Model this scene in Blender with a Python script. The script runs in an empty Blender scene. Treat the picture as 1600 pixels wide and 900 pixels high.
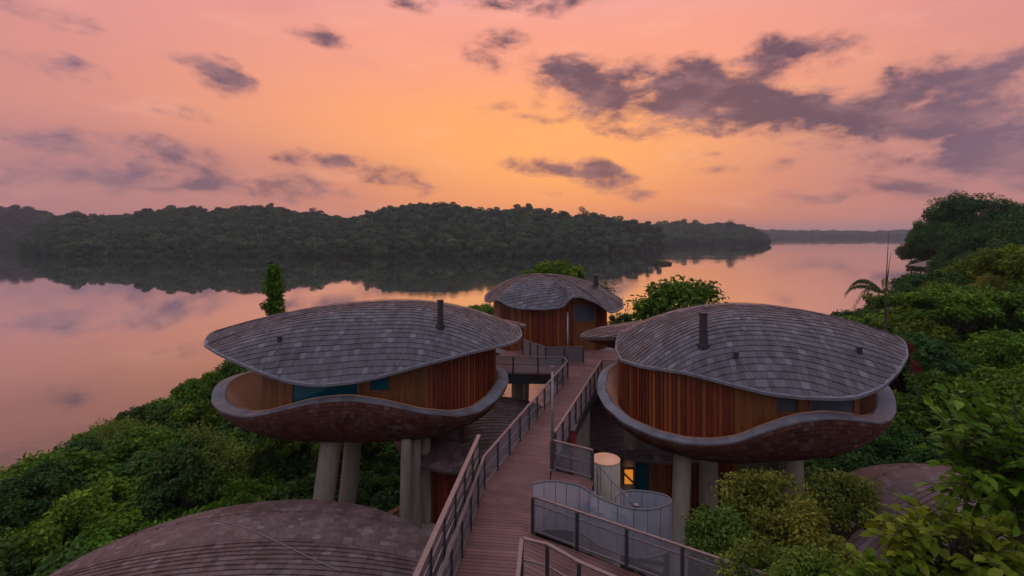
import bpy, math, random
import numpy as np
from mathutils import Vector, Matrix
R = math.radians
sc = bpy.context.scene
col = sc.collection

# ------------------------------------------------------------------ camera
CZ, F0, HY = 24.0, 800.0, 362.0        # eye height above the lake, focal length and horizon row of the 1600x900 photo
cam = bpy.data.cameras.new('camera')
cam.lens, cam.sensor_width, cam.shift_y = 18.0, 36.0, -(450.0 - HY) / 1600.0
cam.clip_start, cam.clip_end = 0.1, 20000
co = bpy.data.objects.new('camera', cam); col.objects.link(co)
co.location = (0, 0, CZ); co.rotation_euler = (R(90), 0, 0)
sc.camera = co
sc.view_settings.view_transform = 'Standard'
sc.view_settings.look = 'None'
sc.view_settings.exposure = 0.12
sc.view_settings.gamma = 1.0
sc.view_settings.use_curve_mapping = False
sc.cycles.use_denoising = True
sc.cycles.max_bounces = 8
sc.cycles.transparent_max_bounces = 24
sc.cycles.volume_bounces = 0
sc.cycles.caustics_reflective = False
sc.cycles.caustics_refractive = False

def P(px, py, Y):                      # a place seen at pixel (px, py) that stands Y metres away
    return Vector(((px - 800) / F0 * Y, Y, CZ - (py - HY) / F0 * Y))
def G(px, py, Z):                      # the same for a place of known height
    return P(px, py, (CZ - Z) * F0 / (py - HY))
def pxof(x, y): return 800 + F0 * x / y

# ------------------------------------------------------------------ node helpers
class NT:
    def __init__(s, tree): s.t = tree; s.n = tree.nodes; s.l = tree.links
    def new(s, typ, ins=None, **kw):
        n = s.n.new(typ)
        for k, v in kw.items(): setattr(n, k, v)
        for k, v in (ins or {}).items():
            if hasattr(v, 'is_output'): s.l.new(v, n.inputs[k])
            else: n.inputs[k].default_value = v
        return n
    def math(s, op, a, b=None, c=None, clamp=False):
        ins = {0: a}
        if b is not None: ins[1] = b
        if c is not None: ins[2] = c
        n = s.new('ShaderNodeMath', ins, operation=op); n.use_clamp = clamp
        return n.outputs[0]
    def smooth(s, v, a, b, lo=0.0, hi=1.0):
        n = s.new('ShaderNodeMapRange', {0: v, 1: a, 2: b, 3: lo, 4: hi}, interpolation_type='SMOOTHSTEP')
        return n.outputs[0]
    def mix(s, f, a, b, mode='MIX'):
        n = s.new('ShaderNodeMix', data_type='RGBA', blend_type=mode)
        n.inputs[0].default_value = 0
        for i, v in ((0, f), (6, a), (7, b)):
            if hasattr(v, 'is_output'): s.l.new(v, n.inputs[i])
            else: n.inputs[i].default_value = v if i == 0 else (*v[:3], 1)
        return n.outputs[2]
    def ramp(s, v, stops, interp='LINEAR'):
        n = s.new('ShaderNodeValToRGB', {0: v}); cr = n.color_ramp; cr.interpolation = interp
        while len(cr.elements) < len(stops): cr.elements.new(0.5)
        for e, (p, c) in zip(cr.elements, stops): e.position = p; e.color = (*c, 1)
        return n.outputs[0]

# ------------------------------------------------------------------ sky
SUN_AZ, SUN_EL = 0.07, R(1.2)          # just behind the wooded skyline
world = bpy.data.worlds.new('World'); sc.world = world; world.use_nodes = True
w = NT(world.node_tree); w.n.clear()
gen = w.new('ShaderNodeTexCoord').outputs['Generated']
nrm = w.new('ShaderNodeVectorMath', {0: gen}, operation='NORMALIZE').outputs[0]
sep = w.new('ShaderNodeSeparateXYZ', {0: nrm})
az = w.math('ARCTAN2', sep.outputs[0], sep.outputs[1])
el = w.math('ARCSINE', sep.outputs[2])
ae = w.new('ShaderNodeCombineXYZ', {0: az, 1: el}).outputs[0]
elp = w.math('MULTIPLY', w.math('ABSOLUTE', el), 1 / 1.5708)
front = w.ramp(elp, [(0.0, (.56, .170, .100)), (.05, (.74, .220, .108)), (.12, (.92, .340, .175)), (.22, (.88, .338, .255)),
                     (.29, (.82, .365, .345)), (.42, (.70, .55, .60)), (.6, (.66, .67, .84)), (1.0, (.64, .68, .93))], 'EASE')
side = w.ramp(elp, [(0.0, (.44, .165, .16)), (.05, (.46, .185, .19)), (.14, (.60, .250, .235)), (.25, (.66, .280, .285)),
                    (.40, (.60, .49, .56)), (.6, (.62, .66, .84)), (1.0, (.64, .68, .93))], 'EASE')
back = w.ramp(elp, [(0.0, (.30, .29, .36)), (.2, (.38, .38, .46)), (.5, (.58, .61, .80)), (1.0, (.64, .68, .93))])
daz = w.math('ABSOLUTE', w.math('SUBTRACT', az, SUN_AZ))
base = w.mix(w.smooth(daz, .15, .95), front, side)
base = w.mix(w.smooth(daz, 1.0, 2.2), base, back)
def blob(a, e, sa, se, rot=0.0, vec=None):
    m = w.new('ShaderNodeMapping', {'Vector': vec or ae, 'Location': (a, e, 0), 'Rotation': (0, 0, rot), 'Scale': (sa, se, 1)}, vector_type='TEXTURE')
    return w.new('ShaderNodeVectorMath', {0: m.outputs[0]}, operation='LENGTH').outputs['Value']
g1 = w.math('POWER', 2.718, w.math('MULTIPLY', w.math('POWER', blob(.06, .155, .40, .115), 2.0), -1.0))
base = w.mix(w.math('MULTIPLY', g1, .92), base, (1.0, .425, .105))
g2 = w.math('POWER', 2.718, w.math('MULTIPLY', w.math('POWER', blob(.03, .20, .75, .20), 2.0), -1.0))
base = w.mix(w.math('MULTIPLY', g2, .30), base, (.97, .385, .17))
m1 = w.math('POWER', 2.718, w.math('MULTIPLY', w.math('POWER', blob(-.66, .075, .42, .085), 2.0), -1.0))
base = w.mix(w.math('MULTIPLY', m1, .55), base, (.40, .205, .225))
m2 = w.math('POWER', 2.718, w.math('MULTIPLY', w.math('POWER', blob(.70, .11, .30, .12), 2.0), -1.0))
base = w.mix(w.math('MULTIPLY', m2, .50), base, (.40, .215, .25))
# soft streaks of thin cloud
warp = w.new('ShaderNodeMapping', {'Vector': ae, 'Rotation': (0, 0, R(10)), 'Scale': (2.6, 9.0, 1)})
n0 = w.new('ShaderNodeTexNoise', {'Vector': warp.outputs[0], 'Scale': 1.0, 'Detail': 5.0, 'Roughness': .55, 'Distortion': .5}).outputs[0]
streak = w.smooth(n0, .50, .78)
base = w.mix(w.math('MULTIPLY', streak, .30), base, (.52, .22, .23))
n00 = w.new('ShaderNodeTexNoise', {'Vector': warp.outputs[0], 'Scale': 2.3, 'Detail': 4.0, 'Roughness': .5}).outputs[0]
base = w.mix(w.smooth(n00, .52, .8, 0, .22), base, (1.0, .52, .38))
# the clouds: soft cores in azimuth and elevation, broken up by noise
def cloud(vec, px, py, wd, ht, rot, amt):
    u, v = (px - 800) / F0, (HY - py) / F0
    a, e = math.atan(u), math.atan2(v, math.hypot(u, 1))
    k = math.cos(a) ** 2
    d = blob(a, e, wd * 1.12 / F0 * k, ht * 1.18 / F0 * k ** .5, -R(rot), vec)
    return w.smooth(d, 0.0, 1.0, amt, 0.0)
CL = [(1000, 135, 210, 60, 5, 1.1), (1130, 150, 150, 50, 8, .6), (1220, 180, 230, 58, 8, 1.25), (1240, 85, 140, 46, 3, 1.0), (1060, 90, 70, 24, 10, .6), (890, 125, 85, 40, 15, .8),
      (950, 190, 150, 26, 18, .62), (1130, 160, 120, 50, 0, .8), (1470, 140, 150, 62, 5, 1.35), (1560, 195, 180, 75, 0, 1.25), (1410, 175, 120, 44, 8, 1.0), (1530, 260, 280, 56, 0, 1.0), (1400, 300, 260, 26, 0, .5), (1340, 245, 120, 30, 10, .55),
      (345, 120, 75, 36, 22, .95), (300, 88, 70, 20, 10, .5), (500, 55, 80, 22, 14, .7), (90, 95, 130, 30, 8, .72), (60, 15, 150, 30, 0, .62),
      (560, 265, 120, 26, 8, .85), (470, 245, 60, 20, 8, .6), (250, 245, 180, 46, 6, .72), (90, 280, 240, 50, 0, .85), (60, 210, 170, 40, 0, .62), (330, 290, 200, 30, 4, .68), (460, 285, 150, 26, 12, .55),
      (850, 262, 110, 20, 8, .8), (945, 280, 120, 34, 20, .92), (780, 80, 75, 44, 5, .72), (820, 5, 150, 22, 0, .85), (775, 160, 50, 18, 0, .55), (1080, 247, 45, 14, 0, .55),
      (650, 300, 60, 16, 5, .5), (285, 175, 80, 20, 10, .5), (640, 2, 60, 18, 0, .6), (1180, 265, 220, 20, 0, .35), (1590, 85, 60, 26, 0, .5), (870, 305, 40, 12, 10, .45), (830, 183, 60, 12, 5, .55), (1270, 310, 110, 12, 0, .35)]
def density(v0):
    wn = w.new('ShaderNodeTexNoise', {'Vector': w.new('ShaderNodeMapping', {'Vector': v0, 'Scale': (7, 12, 1)}).outputs[0], 'Scale': 1.0, 'Detail': 4.0, 'Roughness': .55}).outputs['Color']
    wv = w.new('ShaderNodeVectorMath', {0: w.new('ShaderNodeVectorMath', {0: wn, 1: (.5, .5, .5)}, operation='SUBTRACT').outputs[0], 1: (.12, .065, 0)}, operation='MULTIPLY').outputs[0]
    v = w.new('ShaderNodeVectorMath', {0: v0, 1: wv}, operation='ADD').outputs[0]
    tot = None
    for c in CL:
        q = cloud(v, *c)
        tot = q if tot is None else w.math('ADD', tot, q)
    tot = w.math('MINIMUM', tot, 1.3)
    cl = w.new('ShaderNodeMapping', {'Vector': v0, 'Rotation': (0, 0, R(12)), 'Scale': (11.0, 22.0, 1)})
    nz = w.new('ShaderNodeTexNoise', {'Vector': cl.outputs[0], 'Scale': 1.0, 'Detail': 11.0, 'Roughness': .62, 'Distortion': .2}).outputs[0]
    d = w.math('ADD', tot, w.math('MULTIPLY', w.math('SUBTRACT', nz, .5), 3.5))
    return w.math('MULTIPLY', d, w.smooth(tot, .02, .34)), nz
dens_raw, nf = density(ae)
to_sun = w.new('ShaderNodeVectorMath', {0: (.05, .02, 0), 1: ae}, operation='SUBTRACT').outputs[0]
to_sun = w.new('ShaderNodeVectorMath', {0: w.new('ShaderNodeVectorMath', {0: to_sun}, operation='NORMALIZE').outputs[0], 'Scale': .013}, operation='SCALE').outputs[0]
cl2 = w.new('ShaderNodeMapping', {'Vector': w.new('ShaderNodeVectorMath', {0: ae, 1: to_sun}, operation='ADD').outputs[0], 'Rotation': (0, 0, R(12)), 'Scale': (11.0, 22.0, 1)})
nz2 = w.new('ShaderNodeTexNoise', {'Vector': cl2.outputs[0], 'Scale': 1.0, 'Detail': 7.0, 'Roughness': .58, 'Distortion': .2}).outputs[0]
lit = w.smooth(w.math('SUBTRACT', nf, nz2), .02, .22)     # sides of the clouds turned to the sunset
dens = w.smooth(dens_raw, -.02, 1.1)
core = w.smooth(dens_raw, .30, 1.15)
ccol = w.mix(core, (.42, .17, .15), (.105, .066, .105))
ccol = w.mix(w.smooth(daz, .45, .85), ccol, w.mix(core, (.40, .20, .22), (.215, .130, .185)))
ccol = w.mix(w.smooth(nf, .35, .2, 0, .3), ccol, (.40, .19, .20))
ccol = w.mix(w.math('MULTIPLY', lit, w.math('MULTIPLY', w.smooth(core, 1.0, .2), w.smooth(daz, .9, .1, .30, .75))), ccol, (.92, .36, .20))
tone = w.new('ShaderNodeTexNoise', {'Vector': w.new('ShaderNodeMapping', {'Vector': ae, 'Location': (5, 2, 0), 'Rotation': (0, 0, R(8)), 'Scale': (9, 20, 1)}).outputs[0], 'Scale': 1.0, 'Detail': 5.0, 'Roughness': .6}).outputs[0]
ccol = w.mix(w.smooth(tone, .44, .66, 0, .6), ccol, (.36, .185, .195))
ccol = w.mix(w.math('MULTIPLY', g1, .18), ccol, (.46, .17, .10))
ccol = w.mix(w.smooth(el, .0, .12, .35, 0), ccol, (.50, .21, .17))
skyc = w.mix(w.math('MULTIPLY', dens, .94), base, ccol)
nish = w.new('ShaderNodeTexSky', sky_type='NISHITA', sun_disc=False, sun_elevation=SUN_EL, sun_rotation=SUN_AZ, altitude=50.0)
skyc = w.mix(.003, skyc, nish.outputs[0], 'ADD')
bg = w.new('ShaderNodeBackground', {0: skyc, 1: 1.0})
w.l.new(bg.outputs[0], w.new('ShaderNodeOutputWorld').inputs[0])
world.cycles.sampling_method = 'MANUAL'; world.cycles.sample_map_resolution = 256

sun = bpy.data.lights.new('sun', 'SUN'); sun.energy = 0.5; sun.angle = R(1); sun.color = (1.0, .55, .28)
so = bpy.data.objects.new('sun', sun); col.objects.link(so)
sd = Vector((math.sin(SUN_AZ) * math.cos(SUN_EL), math.cos(SUN_AZ) * math.cos(SUN_EL), math.sin(SUN_EL)))
so.rotation_euler = sd.to_track_quat('Z', 'Y').to_euler()
so.location = sd * 50 + Vector((0, 0, CZ))

# ------------------------------------------------------------------ materials
MATS = {}
def mat(name, c1, c2=None, rough=.6, spec=.4, metal=0.0, noise=4.0, amt=.5, bump=0.0, bscale=30.0, rnd=0.0, stretch=(1, 1, 1), coord='Object', rcol=None, ior=None):
    """two tones mixed by noise, plus a tone per tile / board carried by the mesh attribute 'rnd'"""
    m = bpy.data.materials.new(name); m.use_nodes = True
    t = NT(m.node_tree); b = t.n['Principled BSDF']
    tc = t.new('ShaderNodeTexCoord').outputs[coord]
    mp = t.new('ShaderNodeMapping', {'Vector': tc, 'Scale': stretch}).outputs[0]
    nn = t.new('ShaderNodeTexNoise', {'Vector': mp, 'Scale': noise, 'Detail': 6.0, 'Roughness': .6}).outputs[0]
    c = t.mix(t.smooth(nn, .5 - amt / 2, .5 + amt / 2), c1, c2 or c1)
    if rnd:
        at = t.new('ShaderNodeAttribute', attribute_name='rnd').outputs['Fac']
        if rcol: c = t.mix(t.smooth(at, .72, 1.0), c, rcol)
        k = t.math('ADD', t.math('MULTIPLY', t.math('FRACT', t.math('MULTIPLY', at, 7.31)), 2 * rnd), 1 - rnd)
        c = t.mix(1.0, c, t.new('ShaderNodeCombineColor', {0: k, 1: k, 2: k}).outputs[0], 'MULTIPLY')
    t.l.new(c, b.inputs['Base Color'])
    b.inputs['Roughness'].default_value = rough
    b.inputs['Specular IOR Level'].default_value = spec
    b.inputs['Metallic'].default_value = metal
    if ior: b.inputs['IOR'].default_value = ior
    if bump:
        n2 = t.new('ShaderNodeTexNoise', {'Vector': mp, 'Scale': bscale, 'Detail': 4.0}).outputs[0]
        bp = t.new('ShaderNodeBump', {'Height': n2, 'Strength': bump, 'Distance': .02})
        t.l.new(bp.outputs[0], b.inputs['Normal'])
    MATS[name] = m
    return m
M_tile = mat('roof_tile', (.046, .038, .042), (.112, .094, .102), rough=.45, spec=.4, noise=1.5, amt=.5, bump=.25, bscale=60, rnd=.18, stretch=(1.6, .5, .5), rcol=(.145, .125, .135))
M_tile2 = mat('weathered_tile', (.070, .036, .030), (.140, .082, .074), rough=.52, spec=.4, noise=1.2, amt=.5, bump=.25, bscale=60, rnd=.18, stretch=(1.4, .5, .5), rcol=(.155, .110, .108))
M_under = mat('roof_underlay', (.05, .042, .045), rough=.8, spec=.2)
M_edge = mat('edge_metal', (.13, .115, .125), (.19, .175, .19), rough=.45, spec=.5, noise=3, bump=.1, bscale=8)
M_shake = mat('hull_shingle', (.070, .017, .010), (.115, .036, .022), rough=.6, spec=.3, noise=1.4, amt=.4, bump=.2, bscale=50, rnd=.22, rcol=(.12, .068, .058))
M_red = mat('red_timber', (.130, .018, .006), (.215, .038, .010), rough=.5, spec=.4, noise=2.0, amt=.4, bump=.15, bscale=25, rnd=.42, rcol=(.24, .072, .012), stretch=(6, 6, .6))
M_honey = mat('honey_timber', (.150, .042, .010), (.225, .078, .016), rough=.5, spec=.4, noise=2.0, amt=.4, bump=.15, bscale=25, rnd=.2, stretch=(6, 6, .6))
M_soffit = mat('soffit_timber', (.13, .028, .014), (.18, .045, .02), rough=.55, spec=.35, noise=3, stretch=(1, 8, 1))
M_plaster = mat('tan_plaster', (.66, .33, .19), (.78, .43, .26), rough=.85, spec=.2, noise=1.2, bump=.1, bscale=40)
M_coping = mat('coping_metal', (.13, .118, .128), (.21, .195, .215), rough=.5, spec=.45, noise=1.6, amt=.5, bump=.1, bscale=30, rnd=.14)
M_conc = mat('concrete', (.25, .20, .155), (.41, .345, .275), rough=.85, spec=.2, noise=1.5, amt=.7, bump=.2, bscale=40, stretch=(2.5, 2.5, .3))
M_deck = mat('deck_board', (.120, .047, .039), (.205, .094, .081), rough=.52, spec=.4, noise=1.0, amt=.5, bump=.15, bscale=40, rnd=.20)
M_steel = mat('dark_steel', (.025, .025, .028), (.04, .04, .045), rough=.5, spec=.5)
M_galv = mat('grey_steel', (.20, .185, .185), (.27, .25, .25), rough=.42, metal=.6, noise=5)
M_rail = mat('handrail_cap', (.20, .15, .14), (.28, .215, .20), rough=.35, metal=.5, noise=3, stretch=(1, 6, 1))
M_chim = mat('chimney_metal', (.030, .022, .022), (.055, .04, .04), rough=.5, spec=.4)
M_bark = mat('bark', (.07, .05, .036), (.12, .09, .065), rough=.9, spec=.1, noise=6, bump=.5, bscale=12, stretch=(3, 3, .6))
M_soil = mat('soil', (.020, .024, .012), (.045, .045, .022), rough=1, spec=.1, noise=.5, bump=.5, bscale=3)
M_hill = mat('wooded_slope', (.010, .026, .011), (.024, .052, .017), rough=1, spec=.05, noise=.12, amt=.5, bump=1.0, bscale=.3)
M_red_panel = mat('red_panel', (.25, .015, .035), rough=.5)
M_white_tape = mat('light_tape', (.25, .22, .235), rough=.4, metal=.3)
M_shelter = mat('shelter_roof', (.20, .13, .10), (.27, .18, .15), rough=.8)
M_pave = mat('paving', (.40, .29, .24), (.52, .39, .33), rough=.85, spec=.2, noise=2)
M_sand = mat('pale_mud', (.34, .22, .16), (.45, .30, .22), rough=.9, spec=.2, noise=.3)

def leafmat(name, c1, c2, c3, tr=.30, rough=.45):
    m = bpy.data.materials.new(name); m.use_nodes = True
    t = NT(m.node_tree); b = t.n['Principled BSDF']
    at = t.new('ShaderNodeAttribute', attribute_name='rnd').outputs['Fac']
    oi = t.new('ShaderNodeObjectInfo').outputs['Random']
    c = t.ramp(at, [(0.0, c1), (.55, c2), (.93, c3), (1.0, tuple(min(1, v * 1.25) for v in c3))])
    k = t.math('ADD', t.math('MULTIPLY', oi, .45), .78)
    k2 = t.math('ADD', t.math('MULTIPLY', t.math('FRACT', t.math('MULTIPLY', oi, 13.7)), .5), .75)
    c = t.mix(1.0, c, t.new('ShaderNodeCombineColor', {0: t.math('MULTIPLY', k, k2), 1: k, 2: k}).outputs[0], 'MULTIPLY')
    t.l.new(c, b.inputs['Base Color'])
    b.inputs['Roughness'].default_value = rough
    b.inputs['Specular IOR Level'].default_value = .12
    tl = t.new('ShaderNodeBsdfTranslucent'); t.l.new(c, tl.inputs[0])
    mx = t.new('ShaderNodeMixShader', {0: tr}); t.l.new(b.outputs[0], mx.inputs[1]); t.l.new(tl.outputs[0], mx.inputs[2])
    t.l.new(mx.outputs[0], t.n['Material Output'].inputs[0])
    return m
L_bank = leafmat('bank_leaf', (.050, .105, .006), (.100, .190, .009), (.23, .33, .020))
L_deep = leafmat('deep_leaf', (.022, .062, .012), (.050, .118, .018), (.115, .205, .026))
L_warm = leafmat('shrub_leaf', (.085, .115, .014), (.165, .205, .026), (.30, .33, .045))
L_big = leafmat('broad_leaf', (.065, .120, .008), (.15, .24, .014), (.32, .40, .034), tr=.4, rough=.38)
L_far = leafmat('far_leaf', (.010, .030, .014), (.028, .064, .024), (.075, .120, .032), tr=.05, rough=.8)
L_red = leafmat('red_leaf', (.07, .012, .010), (.11, .02, .014), (.15, .03, .02))

def meshmat(name, c, alpha, rough=.5, metal=.5):
    m = bpy.data.materials.new(name); m.use_nodes = True
    t = NT(m.node_tree); b = t.n['Principled BSDF']
    b.inputs['Base Color'].default_value = (*c, 1); b.inputs['Roughness'].default_value = rough; b.inputs['Metallic'].default_value = metal
    b.inputs['Alpha'].default_value = alpha
    return m
M_mesh = meshmat('wire_mesh', (.32, .31, .33), .50)
M_screen = meshmat('perforated_metal', (.62, .62, .70), .66, .4, .2)

def glassmat(name, c, rough=.08):
    m = bpy.data.materials.new(name); m.use_nodes = True
    t = NT(m.node_tree); b = t.n['Principled BSDF']
    tc = t.new('ShaderNodeTexCoord').outputs['Object']
    nn = t.new('ShaderNodeTexNoise', {'Vector': tc, 'Scale': .8, 'Detail': 2.0}).outputs[0]
    t.l.new(t.mix(nn, c, tuple(v * .6 for v in c)), b.inputs['Base Color'])
    b.inputs['Roughness'].default_value = rough; b.inputs['IOR'].default_value = 1.45
    return m
M_teal = glassmat('teal_glass', (.004, .105, .150))
M_grey_glass = glassmat('grey_glass', (.10, .10, .12), .15)
def emit(name, c, s):
    m = bpy.data.materials.new(name); m.use_nodes = True
    b = m.node_tree.nodes['Principled BSDF']
    b.inputs['Base Color'].default_value = (*c, 1); b.inputs['Emission Color'].default_value = (*c, 1); b.inputs['Emission Strength'].default_value = s
    return m
M_lit = emit('lit_room', (1.0, .33, .04), .5)

def watermat():
    m = bpy.data.materials.new('lake_water'); m.use_nodes = True
    t = NT(m.node_tree); t.n.remove(t.n['Principled BSDF'])
    tc = t.new('ShaderNodeTexCoord').outputs['Object']
    mp = t.new('ShaderNodeMapping', {'Vector': tc, 'Scale': (.35, .9, 1)}).outputs[0]
    n1 = t.new('ShaderNodeTexNoise', {'Vector': mp, 'Scale': .6, 'Detail': 3.0}).outputs[0]
    mp2 = t.new('ShaderNodeMapping', {'Vector': tc, 'Rotation': (0, 0, .5), 'Scale': (.004, .016, 1)}).outputs[0]
    n2 = t.smooth(t.new('ShaderNodeTexNoise', {'Vector': mp2, 'Scale': 1.0, 'Detail': 4.0}).outputs[0], .45, .68)
    bp = t.new('ShaderNodeBump', {'Height': n1, 'Strength': t.math('ADD', t.math('MULTIPLY', n2, .20), .014), 'Distance': .12})
    fr = t.new('ShaderNodeFresnel', {'IOR': 1.34, 'Normal': bp.outputs[0]}).outputs[0]
    gl = t.new('ShaderNodeBsdfGlossy', {'Color': (1, 1, 1, 1), 'Roughness': t.math('ADD', t.math('MULTIPLY', n2, .03), .02), 'Normal': bp.outputs[0]})
    df = t.new('ShaderNodeBsdfDiffuse', {'Color': (.030, .040, .026, 1)})
    mx = t.new('ShaderNodeMixShader', {0: t.math('MINIMUM', t.math('MULTIPLY', fr, 2.0), .88)})
    t.l.new(df.outputs[0], mx.inputs[1]); t.l.new(gl.outputs[0], mx.inputs[2]); t.l.new(mx.outputs[0], t.n['Material Output'].inputs[0])
    return m
M_water = watermat()

# ------------------------------------------------------------------ mesh helpers
ORI = {}
def tag(o, label=None, cat=None, group=None, kind=None):
    for k, v in (('label', label), ('category', cat), ('group', group), ('kind', kind)):
        if v: o[k] = v
    return o
def thing(name, loc, label, cat, group=None, kind=None):
    o = bpy.data.objects.new(name, None); col.objects.link(o); o.location = loc; o.empty_display_size = .3
    ORI[o.name] = Vector(loc)
    return tag(o, label, cat, group, kind)
class MB:
    def __init__(s): s.v = []; s.f = []; s.r = []
    def add(s, vs, fs, r=None):
        b = len(s.v); s.v.extend(tuple(v) for v in vs)
        q = random.random() if r is None else r
        for f in fs: s.f.append(tuple(b + i for i in f)); s.r.append(q)
    def box(s, c, size, rz=0.0, r=None, rx=0.0):
        hx, hy, hz = (k / 2 for k in size)
        mtx = Matrix.Rotation(rz, 3, 'Z') @ Matrix.Rotation(rx, 3, 'X')
        vs = [Vector(c) + mtx @ Vector((x * hx, y * hy, z * hz)) for z in (-1, 1) for x, y in ((-1, -1), (1, -1), (1, 1), (-1, 1))]
        s.add(vs, [(3, 2, 1, 0), (4, 5, 6, 7), (0, 1, 5, 4), (1, 2, 6, 5), (2, 3, 7, 6), (3, 0, 4, 7)], r)
    def bar(s, p, q, wd, ht, r=None):      # a straight bar of rectangular section
        p, q = Vector(p), Vector(q); d = q - p
        if d.length < 1e-5: return
        d.normalize()
        sd = d.cross(Vector((0, 0, 1)))
        if sd.length < 1e-3: sd = Vector((1, 0, 0))
        sd.normalize(); up = sd.cross(d)
        vs = [e + sd * (a * wd / 2) + up * (b * ht / 2) for e in (p, q) for a, b in ((-1, -1), (1, -1), (1, 1), (-1, 1))]
        s.add(vs, [(3, 2, 1, 0), (4, 5, 6, 7), (0, 1, 5, 4), (1, 2, 6, 5), (2, 3, 7, 6), (3, 0, 4, 7)], r)
    def tube(s, pts, rad, n=10, r=None, cap=True):
        pts = [Vector(p) for p in pts]; m = len(pts)
        rad = rad if hasattr(rad, '__len__') else [rad] * m
        b = len(s.v); q = random.random() if r is None else r
        ref = None
        for i, p in enumerate(pts):
            d = (pts[min(i + 1, m - 1)] - pts[max(i - 1, 0)]).normalized()
            if ref is None: ref = Vector((1, 0, 0)) if abs(d.x) < .8 else Vector((0, 1, 0))
            a = (ref - d * ref.dot(d)).normalized(); ref = a; c = d.cross(a)
            for k in range(n):
                t = 2 * math.pi * k / n
                s.v.append(tuple(p + (a * math.cos(t) + c * math.sin(t)) * rad[i]))
        for i in range(m - 1):
            for k in range(n):
                s.f.append((b + i * n + k, b + i * n + (k + 1) % n, b + (i + 1) * n + (k + 1) % n, b + (i + 1) * n + k)); s.r.append(q)
        if cap:
            s.f.append(tuple(b + k for k in range(n))[::-1]); s.r.append(q)
            s.f.append(tuple(b + (m - 1) * n + k for k in range(n))); s.r.append(q)
    def ribbon(s, top, bot, r=None):       # a sheet between two polylines
        n = len(top); b = len(s.v); q = random.random() if r is None else r
        for p, o in zip(top, bot): s.v.append(tuple(p)); s.v.append(tuple(o))
        for i in range(n - 1): s.f.append((b + 2 * i, b + 2 * i + 1, b + 2 * i + 3, b + 2 * i + 2)); s.r.append(q)
    def rings(s, rows, close=True, r=None):
        n = len(rows[0]); b = len(s.v); q = random.random() if r is None else r
        for row in rows: s.v.extend(tuple(p) for p in row)
        for i in range(len(rows) - 1):
            for k in range(n if close else n - 1):
                s.f.append((b + i * n + k, b + i * n + (k + 1) % n, b + (i + 1) * n + (k + 1) % n, b + (i + 1) * n + k)); s.r.append(q)
    def prism(s, poly, z0, z1, r=None):
        n = len(poly)
        vs = [(x, y, z0) for x, y in poly] + [(x, y, z1) for x, y in poly]
        s.add(vs, [tuple(range(n))[::-1], tuple(range(n, 2 * n))] + [(i, (i + 1) % n, n + (i + 1) % n, n + i) for i in range(n)], r)
    def build(s, name, m, parent=None, smooth=False, label=None):
        me = bpy.data.meshes.new(name)
        o0 = ORI[parent.name] if parent else Vector((0, 0, 0))
        V = np.array(s.v, dtype=np.float64).reshape(-1, 3) - np.array(o0)
        me.from_pydata(V.tolist(), [], s.f)
        at = me.attributes.new('rnd', 'FLOAT', 'FACE'); at.data.foreach_set('value', np.array(s.r, dtype=np.float32))
        if smooth: me.polygons.foreach_set('use_smooth', [True] * len(me.polygons))
        me.materials.append(m)
        o = bpy.data.objects.new(name, me); col.objects.link(o)
        if parent: o.parent = parent; ORI[o.name] = o0.copy()
        else: ORI[o.name] = Vector((0, 0, 0))
        if label: o['label'] = label
        return o
def leafmesh(name, V, n, k, rnd, m, faces):
    """V: n leaves of k vertices; faces: index tuples inside one leaf"""
    me = bpy.data.meshes.new(name)
    nf = len(faces); fl = [len(f) for f in faces]
    idx = np.concatenate([np.array(f) for f in faces])
    allidx = (np.arange(n)[:, None] * k + idx[None, :]).ravel()
    tot = np.tile(np.array(fl), n)
    me.vertices.add(n * k); me.vertices.foreach_set('co', V.astype(np.float32).ravel())
    me.loops.add(len(allidx)); me.loops.foreach_set('vertex_index', allidx.astype(np.int32))
    me.polygons.add(n * nf); st = np.concatenate([[0], np.cumsum(tot)[:-1]])
    me.polygons.foreach_set('loop_start', st.astype(np.int32))
    me.update(calc_edges=True)
    at = me.attributes.new('rnd', 'FLOAT', 'FACE'); at.data.foreach_set('value', np.repeat(rnd, nf).astype(np.float32))
    me.materials.append(m)
    return me

# ------------------------------------------------------------------ the ground, the lake and the far hills
def ground_z(x, y):
    # bank under the lodges: shoreline on the left at x=-33, behind at y~62, running off to the right
    sl = x + 34.0
    sb = (57 + np.maximum(x - 10, 0) * .98) - y
    d = np.minimum(sl, sb * .8)
    h = -2.5 + 9.0 * np.clip((d + 4) / 22.0, 0, 1) ** .8
    h = h + np.clip((x - 24) / 30.0, 0, 1) * 8.0 * np.clip(d / 30, 0, 1)
    return h
def grid(xs, ys):
    X, Y = np.meshgrid(xs, ys, indexing='ij'); return X, Y
xs = np.concatenate([[-6000, -3000, -1500, -700, -300, -150, -80], np.arange(-60, 261, 4), [320, 420, 600, 900, 1500, 3000, 6000]])
ys = np.concatenate([[-6000, -1500, -400, -100], np.arange(-40, 301, 4), [340, 430, 540, 700, 1000, 1600, 3000, 6000]])
X, Y = grid(xs, ys); Zg = ground_z(X, Y)
g = MB(); g.rings([[(X[i, j], Y[i, j], Zg[i, j]) for j in range(len(ys))] for i in range(len(xs))], close=False)
tag(g.build('ground', M_soil, smooth=True), kind='structure')
wt = MB(); wt.add([(-6000, -6000, 0), (6000, -6000, 0), (6000, 6000, 0), (-6000, 6000, 0)], [(0, 1, 2, 3)])
tag(wt.build('lake', M_water), kind='structure')

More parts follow.
